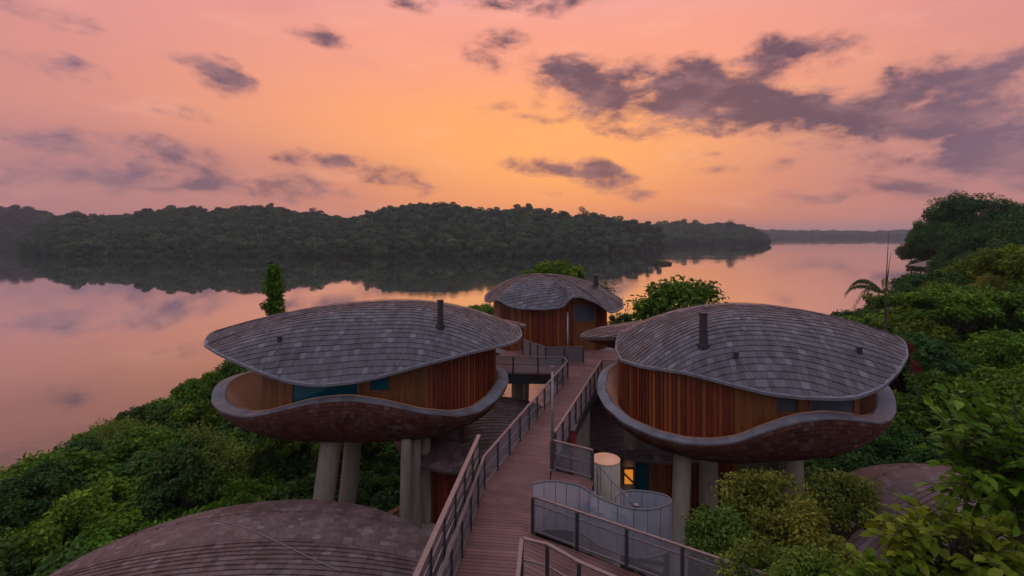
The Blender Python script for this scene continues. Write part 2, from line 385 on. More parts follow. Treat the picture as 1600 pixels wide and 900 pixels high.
rng = np.random.default_rng(5)
def crown_template(r, n, leaf, flat=.8):
    """leaf clumps scattered through a lumpy crown of radius 1"""
    lob = r.normal(size=(7, 3)); lob /= np.linalg.norm(lob, axis=1)[:, None]; lob[:, 2] = np.abs(lob[:, 2]) * .7
    d = r.normal(size=(n, 3)); d /= np.linalg.norm(d, axis=1)[:, None]
    amp = .72 + .34 * np.max(np.clip(d @ lob.T, 0, 1) ** 6, axis=1)
    p = d * (amp * r.uniform(.80, 1.04, n))[:, None]; p[:, 2] *= flat
    return p, d
QU = [(0, 1, 2, 3)]
def quads(p, d, size, r, up=.5):
    n = len(p)
    nn = d + r.normal(size=(n, 3)) * .42; nn[:, 2] += up * .4; nn /= np.linalg.norm(nn, axis=1)[:, None]
    t = np.cross(nn, r.normal(size=(n, 3))); t /= np.linalg.norm(t, axis=1)[:, None]
    b = np.cross(nn, t)
    s = size * r.uniform(.6, 1.3, n)[:, None]
    return np.stack([p - t * s, p - b * s * .55 + nn * s * .1, p + t * s, p + b * s * .55 + nn * s * .1], axis=1)
templates = []
for k in range(10):
    p, d = crown_template(rng, 210, .2); templates.append((p, d))
def forest(name, trees, leafm, label, cat='forest', lf=.15):
    Vs, Rs = [], []
    for (x, y, ztop, r, fl) in trees:
        p, d = templates[rng.integers(len(templates))]
        a = rng.uniform(0, 6.28); ca, sa = math.cos(a), math.sin(a)
        m = np.array([[ca, -sa, 0], [sa, ca, 0], [0, 0, 1]])
        q = (p @ m.T) * np.array([r, r, r * fl]); dd = d @ m.T
        q = q + np.array([x, y, ztop - r * fl * .8])
        v = quads(q, dd, r * lf, rng)
        Vs.append(v); Rs.append(np.clip(rng.uniform(0, .3, len(q)) + rng.uniform(0, .65), 0, 1))
    V = np.concatenate(Vs); rn = np.concatenate(Rs)
    me = leafmesh(name, V.reshape(-1, 3), len(V), 4, rn, leafm, QU)
    o = bpy.data.objects.new(name, me); col.objects.link(o)
    return tag(o, label, cat, kind='stuff')
SKY1 = [(-300, 322), (-100, 318), (0, 322), (20, 320), (45, 322), (62, 331), (90, 333), (110, 333), (155, 339), (180, 336), (212, 334), (218, 330), (250, 330), (256, 325), (300, 324), (330, 328), (390, 323),
        (440, 322), (452, 333), (490, 331), (520, 338), (560, 340), (578, 330), (600, 326), (620, 321), (655, 318), (680, 321), (692, 318), (730, 323), (760, 329), (790, 327), (815, 323), (850, 327), (870, 333), (895, 337), (930, 336),
        (960, 341), (985, 345), (1010, 350), (1030, 356), (1044, 372), (1050, 398)]
SKY2 = [(980, 352), (1012, 350), (1040, 349), (1070, 347), (1110, 350), (1140, 347), (1165, 353), (1185, 359), (1196, 366), (1200, 378)]
SKY3 = [(1120, 358), (1195, 357), (1240, 359), (1300, 358), (1350, 360), (1400, 358), (1440, 356), (1600, 352), (1900, 352)]
SKYI = [(28, 398), (40, 374), (58, 354), (80, 341), (100, 335)] + [q for q in SKY1 if q[0] >= 110]
def wood(sky, Y0, depth, px0, px1, shore_h, sp, r0, r1, yofs=None):
    out = []; px_ = np.array([p for p, _ in sky]); py_ = np.array([q for _, q in sky])
    y = Y0
    while y < Y0 + depth:
        x = (px0 - 800) / F0 * y
        while x < (px1 - 800) / F0 * y:
            xx = x + rng.uniform(-.45, .45) * sp; yy = y + rng.uniform(-.4, .4) * sp
            px = pxof(xx, yy); s = np.interp(px, px_, py_)
            off = yofs(px) if yofs else 0
            yy2 = yy + off
            xx2 = (px - 800) / F0 * yy2
            t = np.clip((yy - Y0) / (depth * .75), 0, 1)
            zs = CZ + (HY - s) / F0 * yy2
            zt = min(shore_h, zs) * (1 - t ** .7) + zs * t ** .7 + (rng.choice([rng.uniform(-7, -3), rng.uniform(-3, 2.2)]) if t > .15 else rng.uniform(-2, 2))
            r = r0 + (r1 - r0) * rng.random() ** 1.8
            if zt > 3: out.append((xx2, yy2, zt, r if zt > 9 else r * .6, rng.uniform(.9, 1.7) if r < 6 else rng.uniform(.7, 1.0)))
            x += sp
        y += sp * .95
    return out
TIP = ([30, 120, 400, 700, 880, 980, 1050], [30, 5, 0, -8, -5, 70, 270])
isl = wood(SKYI, 497, 250, 32, 1046, 13, 8.2, 3.6, 9.5, lambda p: np.interp(p, *TIP))
# the low bushes that lean over the water
for px in np.arange(36, 1046, 3.2):
    y = 492 + np.interp(px, *TIP) + rng.uniform(-2, 6)
    isl.append(((px - 800) / F0 * y, y, rng.uniform(4, 9), rng.uniform(3, 5), 1.1))
def ridge(sky, px0, px1, Y, step, out):      # the uneven crowns that make the skyline
    px = px0
    while px < px1:
        y = Y + rng.uniform(-25, 25); s_ = np.interp(px, [p for p, _ in sky], [q for _, q in sky])
        up = rng.choice([rng.uniform(-2.5, .5), rng.uniform(.5, 5.0)], p=[.6, .4]); r = rng.uniform(3.2, 6.5) * y / 600
        top = CZ + (HY - s_) / F0 * y + up * y / 600; xx = (px - 800) / F0 * y
        out.append((xx, y, top, r, rng.uniform(.8, 1.3)))
        for _ in range(2): out.append((xx + rng.uniform(-.8, .8) * r, y - rng.uniform(0, 8), top - r * rng.uniform(.7, 1.3), r * rng.uniform(1.0, 1.5), rng.uniform(.9, 1.2)))
        px += step * rng.uniform(.5, 1.5)
    return out
ridge(SKYI, 62, 1030, 680, 6.5, isl)
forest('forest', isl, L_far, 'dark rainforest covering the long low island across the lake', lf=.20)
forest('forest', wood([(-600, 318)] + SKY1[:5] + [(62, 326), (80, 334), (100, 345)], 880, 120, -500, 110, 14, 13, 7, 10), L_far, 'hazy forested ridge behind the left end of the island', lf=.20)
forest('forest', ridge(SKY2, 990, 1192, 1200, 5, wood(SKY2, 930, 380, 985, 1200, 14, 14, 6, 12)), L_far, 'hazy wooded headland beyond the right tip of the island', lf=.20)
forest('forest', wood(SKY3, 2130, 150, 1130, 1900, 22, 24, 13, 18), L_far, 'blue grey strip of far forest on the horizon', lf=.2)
def hill(Y0, depth, sky, px0, px1, drop, name='hill', off=None):
    m = MB(); px_ = [p for p, _ in sky]; py_ = [q for _, q in sky]; rows = []
    for px in np.linspace(px0, px1, 90):
        row = []
        for t in (0, .08, .2, .35, .55, .75, 1.0, 1.4):
            y = Y0 + 8 + depth * t + (off(px) if off else 0); zs = CZ + (HY - np.interp(px, px_, py_)) / F0 * y
            row.append(((px - 800) / F0 * y, y, -1.5 if t in (0, 1.4) else max(-1, (zs - drop) * min(1, t / .75) ** .7)))
        rows.append(row)
    m.rings(rows, close=False); tag(m.build(name, M_hill, smooth=True), kind='structure')
hill(503, 250, SKYI, 56, 1025, 14, off=lambda p: np.interp(p, *TIP)); hill(890, 110, SKY1, -500, 90, 12); hill(940, 380, SKY2, 990, 1180, 14); hill(2150, 150, SKY3, 1135, 1900, 6)

# emergent trees standing over the far skyline
def far_tree(px, top, Y, r, fl, label, seed):
    rr = np.random.default_rng(seed)
    tp = P(px, top, Y)
    t = thing('emergent_tree', (tp.x, tp.y, 2), label, 'tree', 'tall trees over the island skyline')
    mb = MB(); mb.tube([(tp.x, tp.y, 2), (tp.x + .5, tp.y, (tp.z - 2) * .6), (tp.x, tp.y, tp.z - r * .5)], [1.2, 1.0, .6], 8); mb.build('trunk', M_bark, t)
    Vs = []
    for k in range(13):
        a = rr.uniform(0, 6.28); q = rr.uniform(.1, .75) * r
        c = np.array([math.cos(a) * q, math.sin(a) * q, rr.uniform(-1.9, -.3) * r * fl])
        p, d = crown_template(rr, 150, .2, .7); cr = rr.uniform(.36, .55) * r
        Vs.append(quads(p * cr + c + np.array([0, 0, tp.z - 2]), d, .6, rr))
    V = np.concatenate(Vs)
    me = leafmesh('crown', V.reshape(-1, 3), len(V), 4, rr.uniform(0, .8, len(V)), L_far, QU)
    o = bpy.data.objects.new('crown', me); col.objects.link(o); o.parent = t
far_tree(911, 321, 670, 13, .9, 'tall airy tree rising alone above the right part of the island skyline', 1)
far_tree(877, 327, 675, 8, .7, 'thin open-crowned tree just left of the tall airy skyline tree', 2)
far_tree(826, 314, 680, 7, 1.5, 'slim pointed tree at the highest right point of the island skyline', 3)
far_tree(688, 316, 690, 10, .6, 'flat-topped tree above the middle of the island skyline', 4)
far_tree(655, 315, 695, 10, .7, 'rounded tree crown at the top of the middle island rise', 5)
far_tree(487, 325, 690, 9, .6, 'umbrella-crowned tree over the dip left of the island middle', 6)
far_tree(404, 319, 700, 10, .5, 'broad low crown topping the left rise of the island', 7)
far_tree(214, 330, 700, 5, 1.3, 'small lone crown poking over the left island skyline', 8)
far_tree(42, 320, 960, 13, .6, 'broad hazy tree on the ridge at the far left edge', 9)
far_tree(69, 328, 970, 8, .8, 'small round hazy tree on the far left ridge, beside the broad one', 10)
far_tree(1140, 343, 1000, 14, .6, 'broad hazy tree at the top of the far headland', 11)

# pale mud strips at the foot of the island, and the small islet
for (p0, p1, yy, lb) in ((205, 315, 399.5, 'a'), (90, 122, 398.5, 'b')):
    y = CZ * F0 / (yy - HY); m = MB()
    pts = [((p - 800) / F0 * y, y + 1.2 * math.sin(p * .11)) for p in np.linspace(p0, p1, 16)]
    m.ribbon([(x, yy_ + 2.0, .9) for x, yy_ in pts], [(x, yy_ - .5, -.05) for x, yy_ in pts]); m.ribbon([(x, yy_ + 5, -.1) for x, yy_ in pts], [(x, yy_ + 2.0, .9) for x, yy_ in pts])
    tag(m.build('mudbank', M_sand), kind='structure')
ic = G(1034, 413, 0)
m = MB(); rr = np.random.default_rng(3)
rows = []
for s, z in ((1, -.2), (.9, .8), (.6, 1.3), (.15, 1.5)):
    rows.append([(ic.x + math.cos(t) * 7.5 * s * (1 + .15 * math.sin(3 * t)), ic.y + math.sin(t) * 4.5 * s, z + .15 * math.sin(5 * t + s)) for t in np.linspace(0, 6.283, 28)[:-1]])
m.rings(rows); isle = m.build('islet', M_soil, smooth=True); tag(isle, kind='structure')
p, d = crown_template(rr, 260, .2, .35)
V = quads(p * np.array([6.8, 3.6, 3.6]) + np.array([ic.x, ic.y, 1.2]), d, .7, rr)
me = leafmesh('reed_clump', V.reshape(-1, 3), len(V), 4, rr.uniform(0, .6, len(V)), L_far, QU)
o = bpy.data.objects.new('reed_clump', me); col.objects.link(o); tag(o, 'low dark clump of reeds growing on the flat islet in the lake', 'reeds')

# ------------------------------------------------------------------ lodges
def fit(cy, ang, b, p0, p1):
    cx, a = ((p0 + p1) / 2 - 800) / F0 * cy, (p1 - p0) / 2 / F0 * cy
    ph = np.linspace(0, 2 * math.pi, 720)
    for _ in range(40):
        u, v = a * np.cos(ph), b * np.sin(ph)
        pp = pxof(cx + u * math.cos(ang) - v * math.sin(ang), cy + u * math.sin(ang) + v * math.cos(ang))
        e0, e1 = pp.min() - p0, pp.max() - p1
        cx -= (e0 + e1) / 2 / F0 * cy; a -= (e1 - e0) / 2 / F0 * cy
    return cx, a
class Roof:
    def __init__(s, cx, cy, ang, a, b, ztop, table, zback=.3, pk=(0, 0), p=2.0, ends=None, bowl=False):
        s.bowl = bowl
        s.c = (cx, cy); s.ang = ang; s.a = a; s.b = b; s.zt = ztop; s.pk = pk; s.p = p
        s.ca, s.sa = math.cos(ang), math.sin(ang)
        N = 360; ph = np.linspace(0, 2 * math.pi, N, endpoint=False)
        u, v = a * np.cos(ph), b * np.sin(ph)
        x = cx + u * s.ca - v * s.sa; y = cy + u * s.sa + v * s.ca
        z = np.zeros(N)
        if table is not None:
            tx = np.array([q[0] for q in table], float); ty = [q[1] for q in table]
            pp = pxof(x, y); iL, iR = int(np.argmin(pp)), int(np.argmax(pp))
            s.span = (pp[iL], pp[iR])
            pm = tx[0] + (pp - pp[iL]) / (pp[iR] - pp[iL]) * (tx[-1] - tx[0])
            nf = (iR - iL) % N                      # front runs from the left tangent point to the right one
            for k in range(N):
                m_ = (k - iL) % N
                if m_ <= nf: z[k] = CZ - (np.interp(pm[k], tx, ty) - HY) / F0 * y[k]
            zl, zr = z[iL], z[iR]
            for k in range(N):
                m_ = (k - iR) % N
                if 0 < m_ < N - nf:
                    f = m_ / (N - nf); sn = math.sin(math.pi * f)
                    z[k] = zr * (1 - f) + zl * f + zback * (1 - math.exp(-sn / .15))
        else:
            zl, zr, zf = ends
            z = np.where(ph < math.pi, zr * (1 - ph / math.pi) + zl * ph / math.pi + zback * np.sin(ph), zl * (2 - ph / math.pi) + zr * (ph / math.pi - 1) + (zf - (zl + zr) / 2) * -np.sin(ph))
        k = np.array([1, 2, 3, 4, 3, 2, 1.]); k /= k.sum()
        z = np.convolve(np.concatenate([z[-3:], z, z[:3]]), k, 'valid')
        th = np.unwrap(np.arctan2(v - pk[1], u - pk[0]))
        s.th, s.ez = th, z
    def loc(s, x, y):
        dx, dy = x - s.c[0], y - s.c[1]
        return dx * s.ca + dy * s.sa, -dx * s.sa + dy * s.ca
    def wor(s, u, v): return s.c[0] + u * s.ca - v * s.sa, s.c[1] + u * s.sa + v * s.ca
    def Rad(s, th):
        dx, dy = math.cos(th), math.sin(th); A = (dx / s.a) ** 2 + (dy / s.b) ** 2
        B = 2 * (s.pk[0] * dx / s.a ** 2 + s.pk[1] * dy / s.b ** 2); C = (s.pk[0] / s.a) ** 2 + (s.pk[1] / s.b) ** 2 - 1
        return (-B + math.sqrt(B * B - 4 * A * C)) / (2 * A)
    def eave(s, th):
        t0 = s.th[0]; t = (th - t0) % (2 * math.pi) + t0
        return float(np.interp(t, np.append(s.th, s.th[0] + 2 * math.pi), np.append(s.ez, s.ez[0])))
    def pol(s, u, v):
        du, dv = u - s.pk[0], v - s.pk[1]; r = math.hypot(du, dv); th = math.atan2(dv, du)
        return th, r / s.Rad(th)
    def prof(s, q): return 1 - (1 - q ** 3) ** .7 if s.bowl else q ** s.p
    def hl(s, u, v):
        th, q = s.pol(u, v); q = min(q, 1.0)
        return s.zt + (s.eave(th) - s.zt) * s.prof(q)
    def h(s, x, y): return s.hl(*s.loc(x, y))
    def clampl(s, u, v, lim=.997):
        th, q = s.pol(u, v)
        if q > lim:
            r = s.Rad(th) * lim; return s.pk[0] + r * math.cos(th), s.pk[1] + r * math.sin(th)
        return u, v
    def hit(s, px, py):                    # where the sight line through a pixel meets the roof
        last = None
        for Yd in np.arange(s.c[1] - s.b - s.a, s.c[1] + s.b + s.a, .05):
            q = P(px, py, Yd); u, v = s.loc(q.x, q.y)
            if s.pol(u, v)[1] < 1 and q.z <= s.hl(u, v): return q
        return P(px, py, s.c[1])
    def ring(s, q, dz=0, n=144, k=1.0):
        out = []
        for i in range(n):
            th = 2 * math.pi * i / n; r = s.Rad(th) * q * k
            u, v = s.pk[0] + r * math.cos(th), s.pk[1] + r * math.sin(th); x, y = s.wor(u, v)
            out.append((x, y, s.zt + (s.eave(th) - s.zt) * s.prof(q) + dz))
        return out
    def build(s, parent, tilem, rowh=.28, tw=.46, thick=.09, sof=.0, name='roof', soffit=True, sofm=None, tilt=0.0, bend=0.0):
        m = MB(); qs = [.02, .15, .3, .45, .6, .72, .84, .93, .985]
        m.rings([s.ring(q) for q in qs])
        m.add(s.ring(.02), [tuple(range(144))], .5)
        roof = m.build(name, M_under, parent, smooth=True)
        t = MB(); rr = random.Random(int(s.c[0] * 100) + 7)
        ct, st = math.cos(tilt), math.sin(tilt); ext = max(s.a, s.b) + 1
        k = -int(ext / rowh) - 1
        while k * rowh < ext:
            v0, v1 = k * rowh, (k + 1) * rowh
            x = -ext - rr.random() * tw
            while x < ext:
                wd = tw * rr.uniform(.75, 1.25); u0, u1 = x + .004, x + wd - .004; x += wd
                raw = []
                for (a_, b_) in ((u0, v0 + .009), (u1, v0 + .009), (u1, v1 - .004), (u0, v1 - .004)):
                    b2 = b_ + bend * a_ * a_
                    raw.append((a_ * ct - b2 * st, a_ * st + b2 * ct))
                qq = [s.pol(*c)[1] for c in raw]
                if min(qq) > 1.0 or (sum(qq) / 4 > 1.04): continue
                cs = [s.clampl(*c, lim=1.0) for c in raw]
                up = [s.hl(*c) for c in cs]
                low0 = up[0] + up[1] < up[2] + up[3]           # which edge is downslope
                j = rr.uniform(-.006, .006); lf = .032 + rr.uniform(0, .014)
                L = [lf + j, lf - j, .012, .012] if low0 else [.012, .012, lf + j, lf - j]
                vs = []
                for c, z, l in zip(cs, up, L):
                    X_, Y_ = s.wor(*c); vs.append((X_, Y_, z + l))
                e = (0, 1) if low0 else (2, 3)
                vs += [(vs[e[0]][0], vs[e[0]][1], vs[e[0]][2] - .034), (vs[e[1]][0], vs[e[1]][1], vs[e[1]][2] - .034)]
                t.add(vs, [(0, 1, 2, 3), (e[0], 4, 5, e[1]) if low0 else (e[0], 4, 5, e[1])], rr.random())
            k += 1
        t.build('tiles', tilem, roof)
        f = MB(); f.rings([s.ring(.985, .005), s.ring(1.0, .03, k=1.004), s.ring(1.0, -thick, k=1.004), s.ring(.985, -thick)])
        f.build('eave_trim', M_edge if tilem is M_tile else M_tile2, roof, smooth=False)
        if soffit:
            q = MB(); qs = [.99, .93, .84, .72, .6, .4, .2, .03]
            q.rings([s.ring(a_, -thick - sof * (1 - a_ * a_)) for a_ in qs]); q.build('soffit', sofm or M_soffit, parent, smooth=True)
        return roof

class Hull:
    def __init__(s, cx, cy, ang, a, b, zb, table, zback=.1, wf=.38, wl=.5, wr=.5, ends=None, prof=2.4):
        s.e = Roof(cx, cy, ang, a, b, zb, table, zback, ends=ends, bowl=True); s.w = (wf, wl, wr); s.zb = zb
    def build(s, parent, floor=14.0):
        e = s.e; wf, wl, wr = s.w
        hull = MB(); hull.rings([e.ring(q, -.02) for q in (.03, .2, .35, .5, .62, .74, .82, .88, .92, .95, .975, .99, 1.0)])
        ho = hull.build('hull', M_under, parent, smooth=True)
        t = MB(); rr = random.Random(11); lev = np.concatenate([[1.0, .992, .98, .963, .942, .917, .888, .855], np.linspace(.82, .35, 11)])
        for i in range(len(lev) - 1):
            q1, q0 = lev[i], lev[i + 1]; n = int(2 * math.pi * math.sqrt((e.a ** 2 + e.b ** 2) / 2) * q1 / .30); of = rr.random()
            for k in range(n):
                th0 = (k + of + .02) / n * 2 * math.pi; th1 = (k + of + .98) / n * 2 * math.pi
                vs = []
                for th, q, o_ in ((th0, q1, .0), (th1, q1, .0), (th1, q0, .045 + rr.uniform(0, .02)), (th0, q0, .045 + rr.uniform(0, .02))):
                    r = e.Rad(th) * q; x, y = e.wor(r * math.cos(th) * (1 + o_ / e.a), r * math.sin(th) * (1 + o_ / e.b))
                    vs.append((x, y, e.zt + (e.eave(th) - e.zt) * e.prof(q) - o_ * .8 - .022))
                vs += [(vs[3][0], vs[3][1], vs[3][2] + .05), (vs[2][0], vs[2][1], vs[2][2] + .05)]
                t.add(vs, [(3, 2, 1, 0), (2, 3, 4, 5)], rr.random())
        t.build('shingles', M_shake, ho)
        def rim(off, dz, n=180):
            out = []
            for i in range(n):
                th = 2 * math.pi * i / n; c = math.cos(th)
                wd = wf + (max(c, 0) ** 2) * (wr - wf) + (max(-c, 0) ** 2) * (wl - wf)
                r = e.Rad(th); k = max(0, 1 - off * wd / r); x, y = e.wor(r * c * k, r * math.sin(th) * k)
                out.append((x, y, e.eave(th) + dz))
            return out
        cp = MB(); R_ = [rim(-.10, -.07), rim(-.10, .01), rim(.45, .07), rim(1.0, .12), rim(1.15, .09)]
        for k in range(0, 180, 2):              # one folded metal sheet after another
            seq = [q % 180 for q in (k, k + 1, k + 2)]
            cp.rings([[(row[q][0], row[q][1], row[q][2] + (0 if q != seq[2] else -.004)) for q in seq] for row in R_], close=False)
        cp.build('coping', M_coping, parent)
        inn = MB(); top = rim(1.12, .16); bot = [(*e.wor(e.Rad(th) * .74 * math.cos(th), e.Rad(th) * .74 * math.sin(th)), floor) for th in np.linspace(0, 2 * math.pi, 181)[:-1]]
        inn.rings([top, [(x, y, z - .05) for x, y, z in rim(1.2, .12)], bot])
        inn.add(bot, [tuple(range(len(bot)))])
        inn.build('balcony_lining', M_plaster, parent, smooth=False)

def wall(parent, roof, cx, cy, ang, a, b, z0, segs, chord=None, dflt='red', dz=.17, step=.20):
    """oval wall; segs = [(px0, px1, kind)] along the side that faces the viewer, the rest is battens"""
    ca, sa = math.cos(ang), math.sin(ang)
    N = int(2 * math.pi * math.sqrt((a * a + b * b) / 2) / step); pts = []
    for i in range(N):
        ph = 2 * math.pi * i / N; u, v = a * math.cos(ph), b * math.sin(ph)
        if chord:
            u = max(u, chord[0]); u = min(u, chord[1])
        x, y = cx + u * ca - v * sa, cy + u * sa + v * ca
        kind = dflt
        if ph > math.pi or abs(ph - math.pi) < .3 or ph < .3:
            for (p0, p1, kd) in segs:
                if p0 <= pxof(x, y) < p1: kind = kd
        nx, ny = math.cos(ph) / a, math.sin(ph) / b; l = math.hypot(nx, ny); nx, ny = nx / l, ny / l
        if chord and (u == chord[0]): nx, ny = -1, 0
        if chord and (u == chord[1]): nx, ny = 1, 0
        pts.append((x, y, nx * ca - ny * sa, nx * sa + ny * ca, kind))
    core = MB(); bat = {'red': MB()}; hon = []; lasth = -5; runs = []
    for i in range(N):
        x, y, nx, ny, kd = pts[i]; x2, y2, nx2, ny2, _ = pts[(i + 1) % N]
        zt, zt2 = roof.h(x, y) - dz, roof.h(x2, y2) - dz
        if kd in ('red', 'honey'):
            f = .10 if kd == 'red' else .02
            if kd == 'red':
                core.add([(x, y, z0), (x2, y2, z0), (x2, y2, zt2), (x, y, zt)], [(0, 1, 2, 3)], .5)
            # one upright board
            o1 = .055 if kd == 'red' else .03; w1 = .06 if kd == 'red' else .47; mx, my = (x + x2) / 2, (y + y2) / 2; tx, ty = (x2 - x), (y2 - y); L = math.hypot(tx, ty) or 1
            if L < 1e-4: continue
            hw = (.30 if kd == 'red' else .49)
            j = random.uniform(0, .006)
            A = (mx - tx * hw, my - ty * hw); B = (mx + tx * hw, my + ty * hw)
            o1 += j
            vs = [(A[0], A[1], z0), (B[0], B[1], z0), (B[0], B[1], zt2), (A[0], A[1], zt)]
            vs += [(p[0] + nx * o1, p[1] + ny * o1, p[2]) for p in vs]
            if kd == 'honey':
                if lasth != i - 1: hon.append(MB())
                lasth = i
            (bat['red'] if kd == 'red' else hon[-1]).add(vs, [(4, 5, 6, 7), (0, 4, 7, 3), (5, 1, 2, 6)])
        else:
            if runs and runs[-1][0] == kd and runs[-1][2] == i: runs[-1][2] = i + 1
            else: runs.append([kd, i, i + 1])
    wo = core.build('wall', M_red, parent)
    if bat['red'].f: bat['red'].build('batten', M_red, wo)
    for hb in hon: hb.build('timber_panel', M_honey, parent)
    for kd, i0, i1 in runs:
        seq = [pts[k % N] for k in range(i0, i1 + 1)]
        gl = M_teal if 'teal' in kd else M_grey_glass
        zb = z0
        top = [(x, y, roof.h(x, y) - dz) for x, y, *_ in seq]
        if kd.startswith('win'):          # a small window set in a timber panel
            zb2 = float(kd.split(':')[1]); zt2 = float(kd.split(':')[2])
            for hi, lo in ((top, [(x, y, zt2) for x, y, *_ in seq]), ([(x, y, zb2) for x, y, *_ in seq], [(x, y, z0) for x, y, *_ in seq])):
                tp = MB(); tp.ribbon(hi, lo); tp.build('window_surround', M_honey, parent)
            fr = MB()
            for z in (zb2, zt2):
                for q0, q1 in zip(seq[:-1], seq[1:]): fr.bar((q0[0] + q0[2] * .02, q0[1] + q0[3] * .02, z), (q1[0] + q1[2] * .02, q1[1] + q1[3] * .02, z), .09, .09)
            for q0 in (seq[0], seq[-1]): fr.bar((q0[0], q0[1], zb2), (q0[0], q0[1], zt2), .1, .1)
            wn = fr.build('window', M_honey, parent)
            pn = MB(); pn.ribbon([(x - nx * .03, y - ny * .03, zt2) for x, y, nx, ny, _ in seq], [(x - nx * .03, y - ny * .03, zb2) for x, y, nx, ny, _ in seq]); pn.build('pane', gl, wn, smooth=True)
        else:
            fr = MB()
            for q0, q1 in zip(seq[:-1], seq[1:]): fr.bar((q0[0], q0[1], z0 + .9), (q1[0], q1[1], z0 + .9), .08, .08)
            for q0 in (seq[0], seq[-1]):
                fr.bar((q0[0], q0[1], z0), (q0[0], q0[1], roof.h(q0[0], q0[1]) - dz), .10, .12)
            wn = fr.build('glass_wall', M_honey, parent)
            pn = MB(); pn.ribbon([(x - nx * .02, y - ny * .02, z) for (x, y, nx, ny, _), (_, _, z) in zip(seq, top)], [(x - nx * .02, y - ny * .02, z0) for x, y, nx, ny, _ in seq]); pn.build('pane', gl, wn, smooth=True)

def column(parent, top, bot, d, name='column', lab=None):
    top, bot = Vector(top), Vector(bot); m = MB()
    n = 6; pts = [bot.lerp(top, i / n) for i in range(n + 1)]
    m.tube(pts, [d / 2 * (1.0 - .04 * i / n) for i in range(n + 1)], 24)
    o = m.build(name, M_conc, parent)
    for p in o.data.polygons:
        if len(p.vertices) == 4: p.use_smooth = True
    return o
def col_px(parent, p0, y0, Yt, p1, y1, Yb, wpx, z_end=5.5, up=.8):
    a = P(p0, y0, Yt); b = P(p1, y1, Yb); d = b - a
    return column(parent, a - d * (up / abs(d.z)), a + d * ((a.z - z_end) / abs(d.z)), wpx * Yt / F0)
def chimney(roof, roofo, px, ybase, ytop, wpx):
    q = roof.hit(px, ybase); hgt = (ybase - ytop) / F0 * q.y; r = wpx / 2 * q.y / F0
    m = MB(); m.tube([(q.x, q.y, q.z - .3), (q.x, q.y, q.z + .02), (q.x, q.y, q.z + hgt * .8), (q.x, q.y, q.z + hgt)], [r * 1.2, r * 1.15, r, r * .95], 16)
    m.tube([(q.x, q.y, q.z - .1), (q.x, q.y, q.z + .12)], r * 1.6, 16)
    m.tube([(q.x, q.y, q.z + hgt - .12), (q.x, q.y, q.z + hgt + .02)], r * 1.15, 16)
    m.build('chimney', M_chim, roofo)
def roofbox(roof, roofo, px, py):
    q = roof.hit(px, py); m = MB(); m.box((q.x, q.y, q.z + .1), (.16, .16, .3)); m.box((q.x, q.y, q.z + .27), (.22, .22, .05)); m.build('roof_vent', M_chim, roofo)
def tape(roof, roofo, pixels, name='lightning_tape', wd=.024):
    pts = [roof.hit(*p) for p in pixels]; dense = []
    for a_, b_ in zip(pts[:-1], pts[1:]):
        for k in range(8):
            q = a_.lerp(b_, k / 8); dense.append((q.x, q.y, roof.h(q.x, q.y) + .05))
    m = MB(); m.tube(dense, wd / 2, 6); m.build(name, M_white_tape, roofo)
def ridge_wire(roof, roofo, v=0.0, off=.10):
    m = MB(); pts = []
    lim = roof.a * math.sqrt(max(0, 1 - (v / roof.b) ** 2)) * .97
    for u in np.linspace(-lim, lim, 60):
        x, y = roof.wor(u, v); pts.append((x, y, roof.hl(u, v) + off))
    m.tube(pts, .009, 5)
    for p in pts[::4]: m.bar((p[0], p[1], p[2] - off), (p[0], p[1], p[2] + .02), .016, .016)
    m.build('ridge_wire', M_chim, roofo)

FLOOR, WALL0 = 14.0, 14.5
# --- left tree lodge
EL = [(320, 539), (335, 549), (350, 557), (400, 579), (427, 589), (450, 596), (480, 601), (507, 602), (560, 596), (600, 587), (660, 570), (700, 560), (733, 551), (793, 538), (806, 533), (815, 525)]
cx_, a_ = fit(28.4, 0.0, 4.5, 320, 815)
rL = Roof(cx_, 28.4, 0.0, a_, 4.5, 20.05, EL, zback=.45, pk=(2.0, .8), p=2.0)
tL = thing('tree_lodge', (-8.4, 28.5, 5.5), 'left seed-shaped lodge on leaning columns with a teal glass wall', 'lodge', 'lodges raised on concrete columns')
roL = rL.build(tL, M_tile, rowh=.25, tw=.29, bend=-.012)
rcL = Roof(-2.2, 32.4, R(-6), 3.1, .9, 18.5, None, ends=(18.7, 18.1, 18.3), zback=.0)
rcL.build(tL, M_tile2, thick=.12, sof=1.0, name='entrance_canopy', sofm=M_red)
HL = [(332, 628), (345, 641), (375, 650), (400, 649), (427, 643), (480, 630), (520, 625), (550, 624), (600, 631), (667, 645), (717, 649), (750, 642), (777, 622), (793, 597)]
cx_, a_ = fit(28.3, 0, 4.1, 332, 793)
hL = Hull(cx_, 28.3, 0, a_, 4.1, 13.0, HL, zback=.65, wf=.24, wl=.62, wr=.5)
hL.build(tL, FLOOR)
wall(tL, rL, -8.45, 28.4, 0, 7.5, 3.45, WALL0, [(400, 450, 'honey'), (450, 560, 'teal'), (560, 572, 'honey'), (572, 609, 'winteal:16.20:17.0'), (609, 664, 'honey')], chord=(-4.0, 99))
for c in ((518, 688, 27.0, 503, 800, 26.6, 33), (552, 690, 29.0, 541, 800, 28.6, 27), (635, 692, 26.0, 632, 830, 26.2, 17), (650, 692, 26.8, 650, 845, 27, 17), (665, 692, 27.6, 667, 850, 27.8, 17), (685, 685, 29, 702, 780, 28.6, 26)):
    col_px(tL, *c)
chimney(rL, roL, 688, 511, 469, 9)
roofbox(rL, roL, 437, 534)
tape(rL, roL, [(437, 540), (424, 560), (415, 580)]); tape(rL, roL, [(637, 540), (628, 560), (620, 578)])
ridge_wire(rL, roL, 1.9)

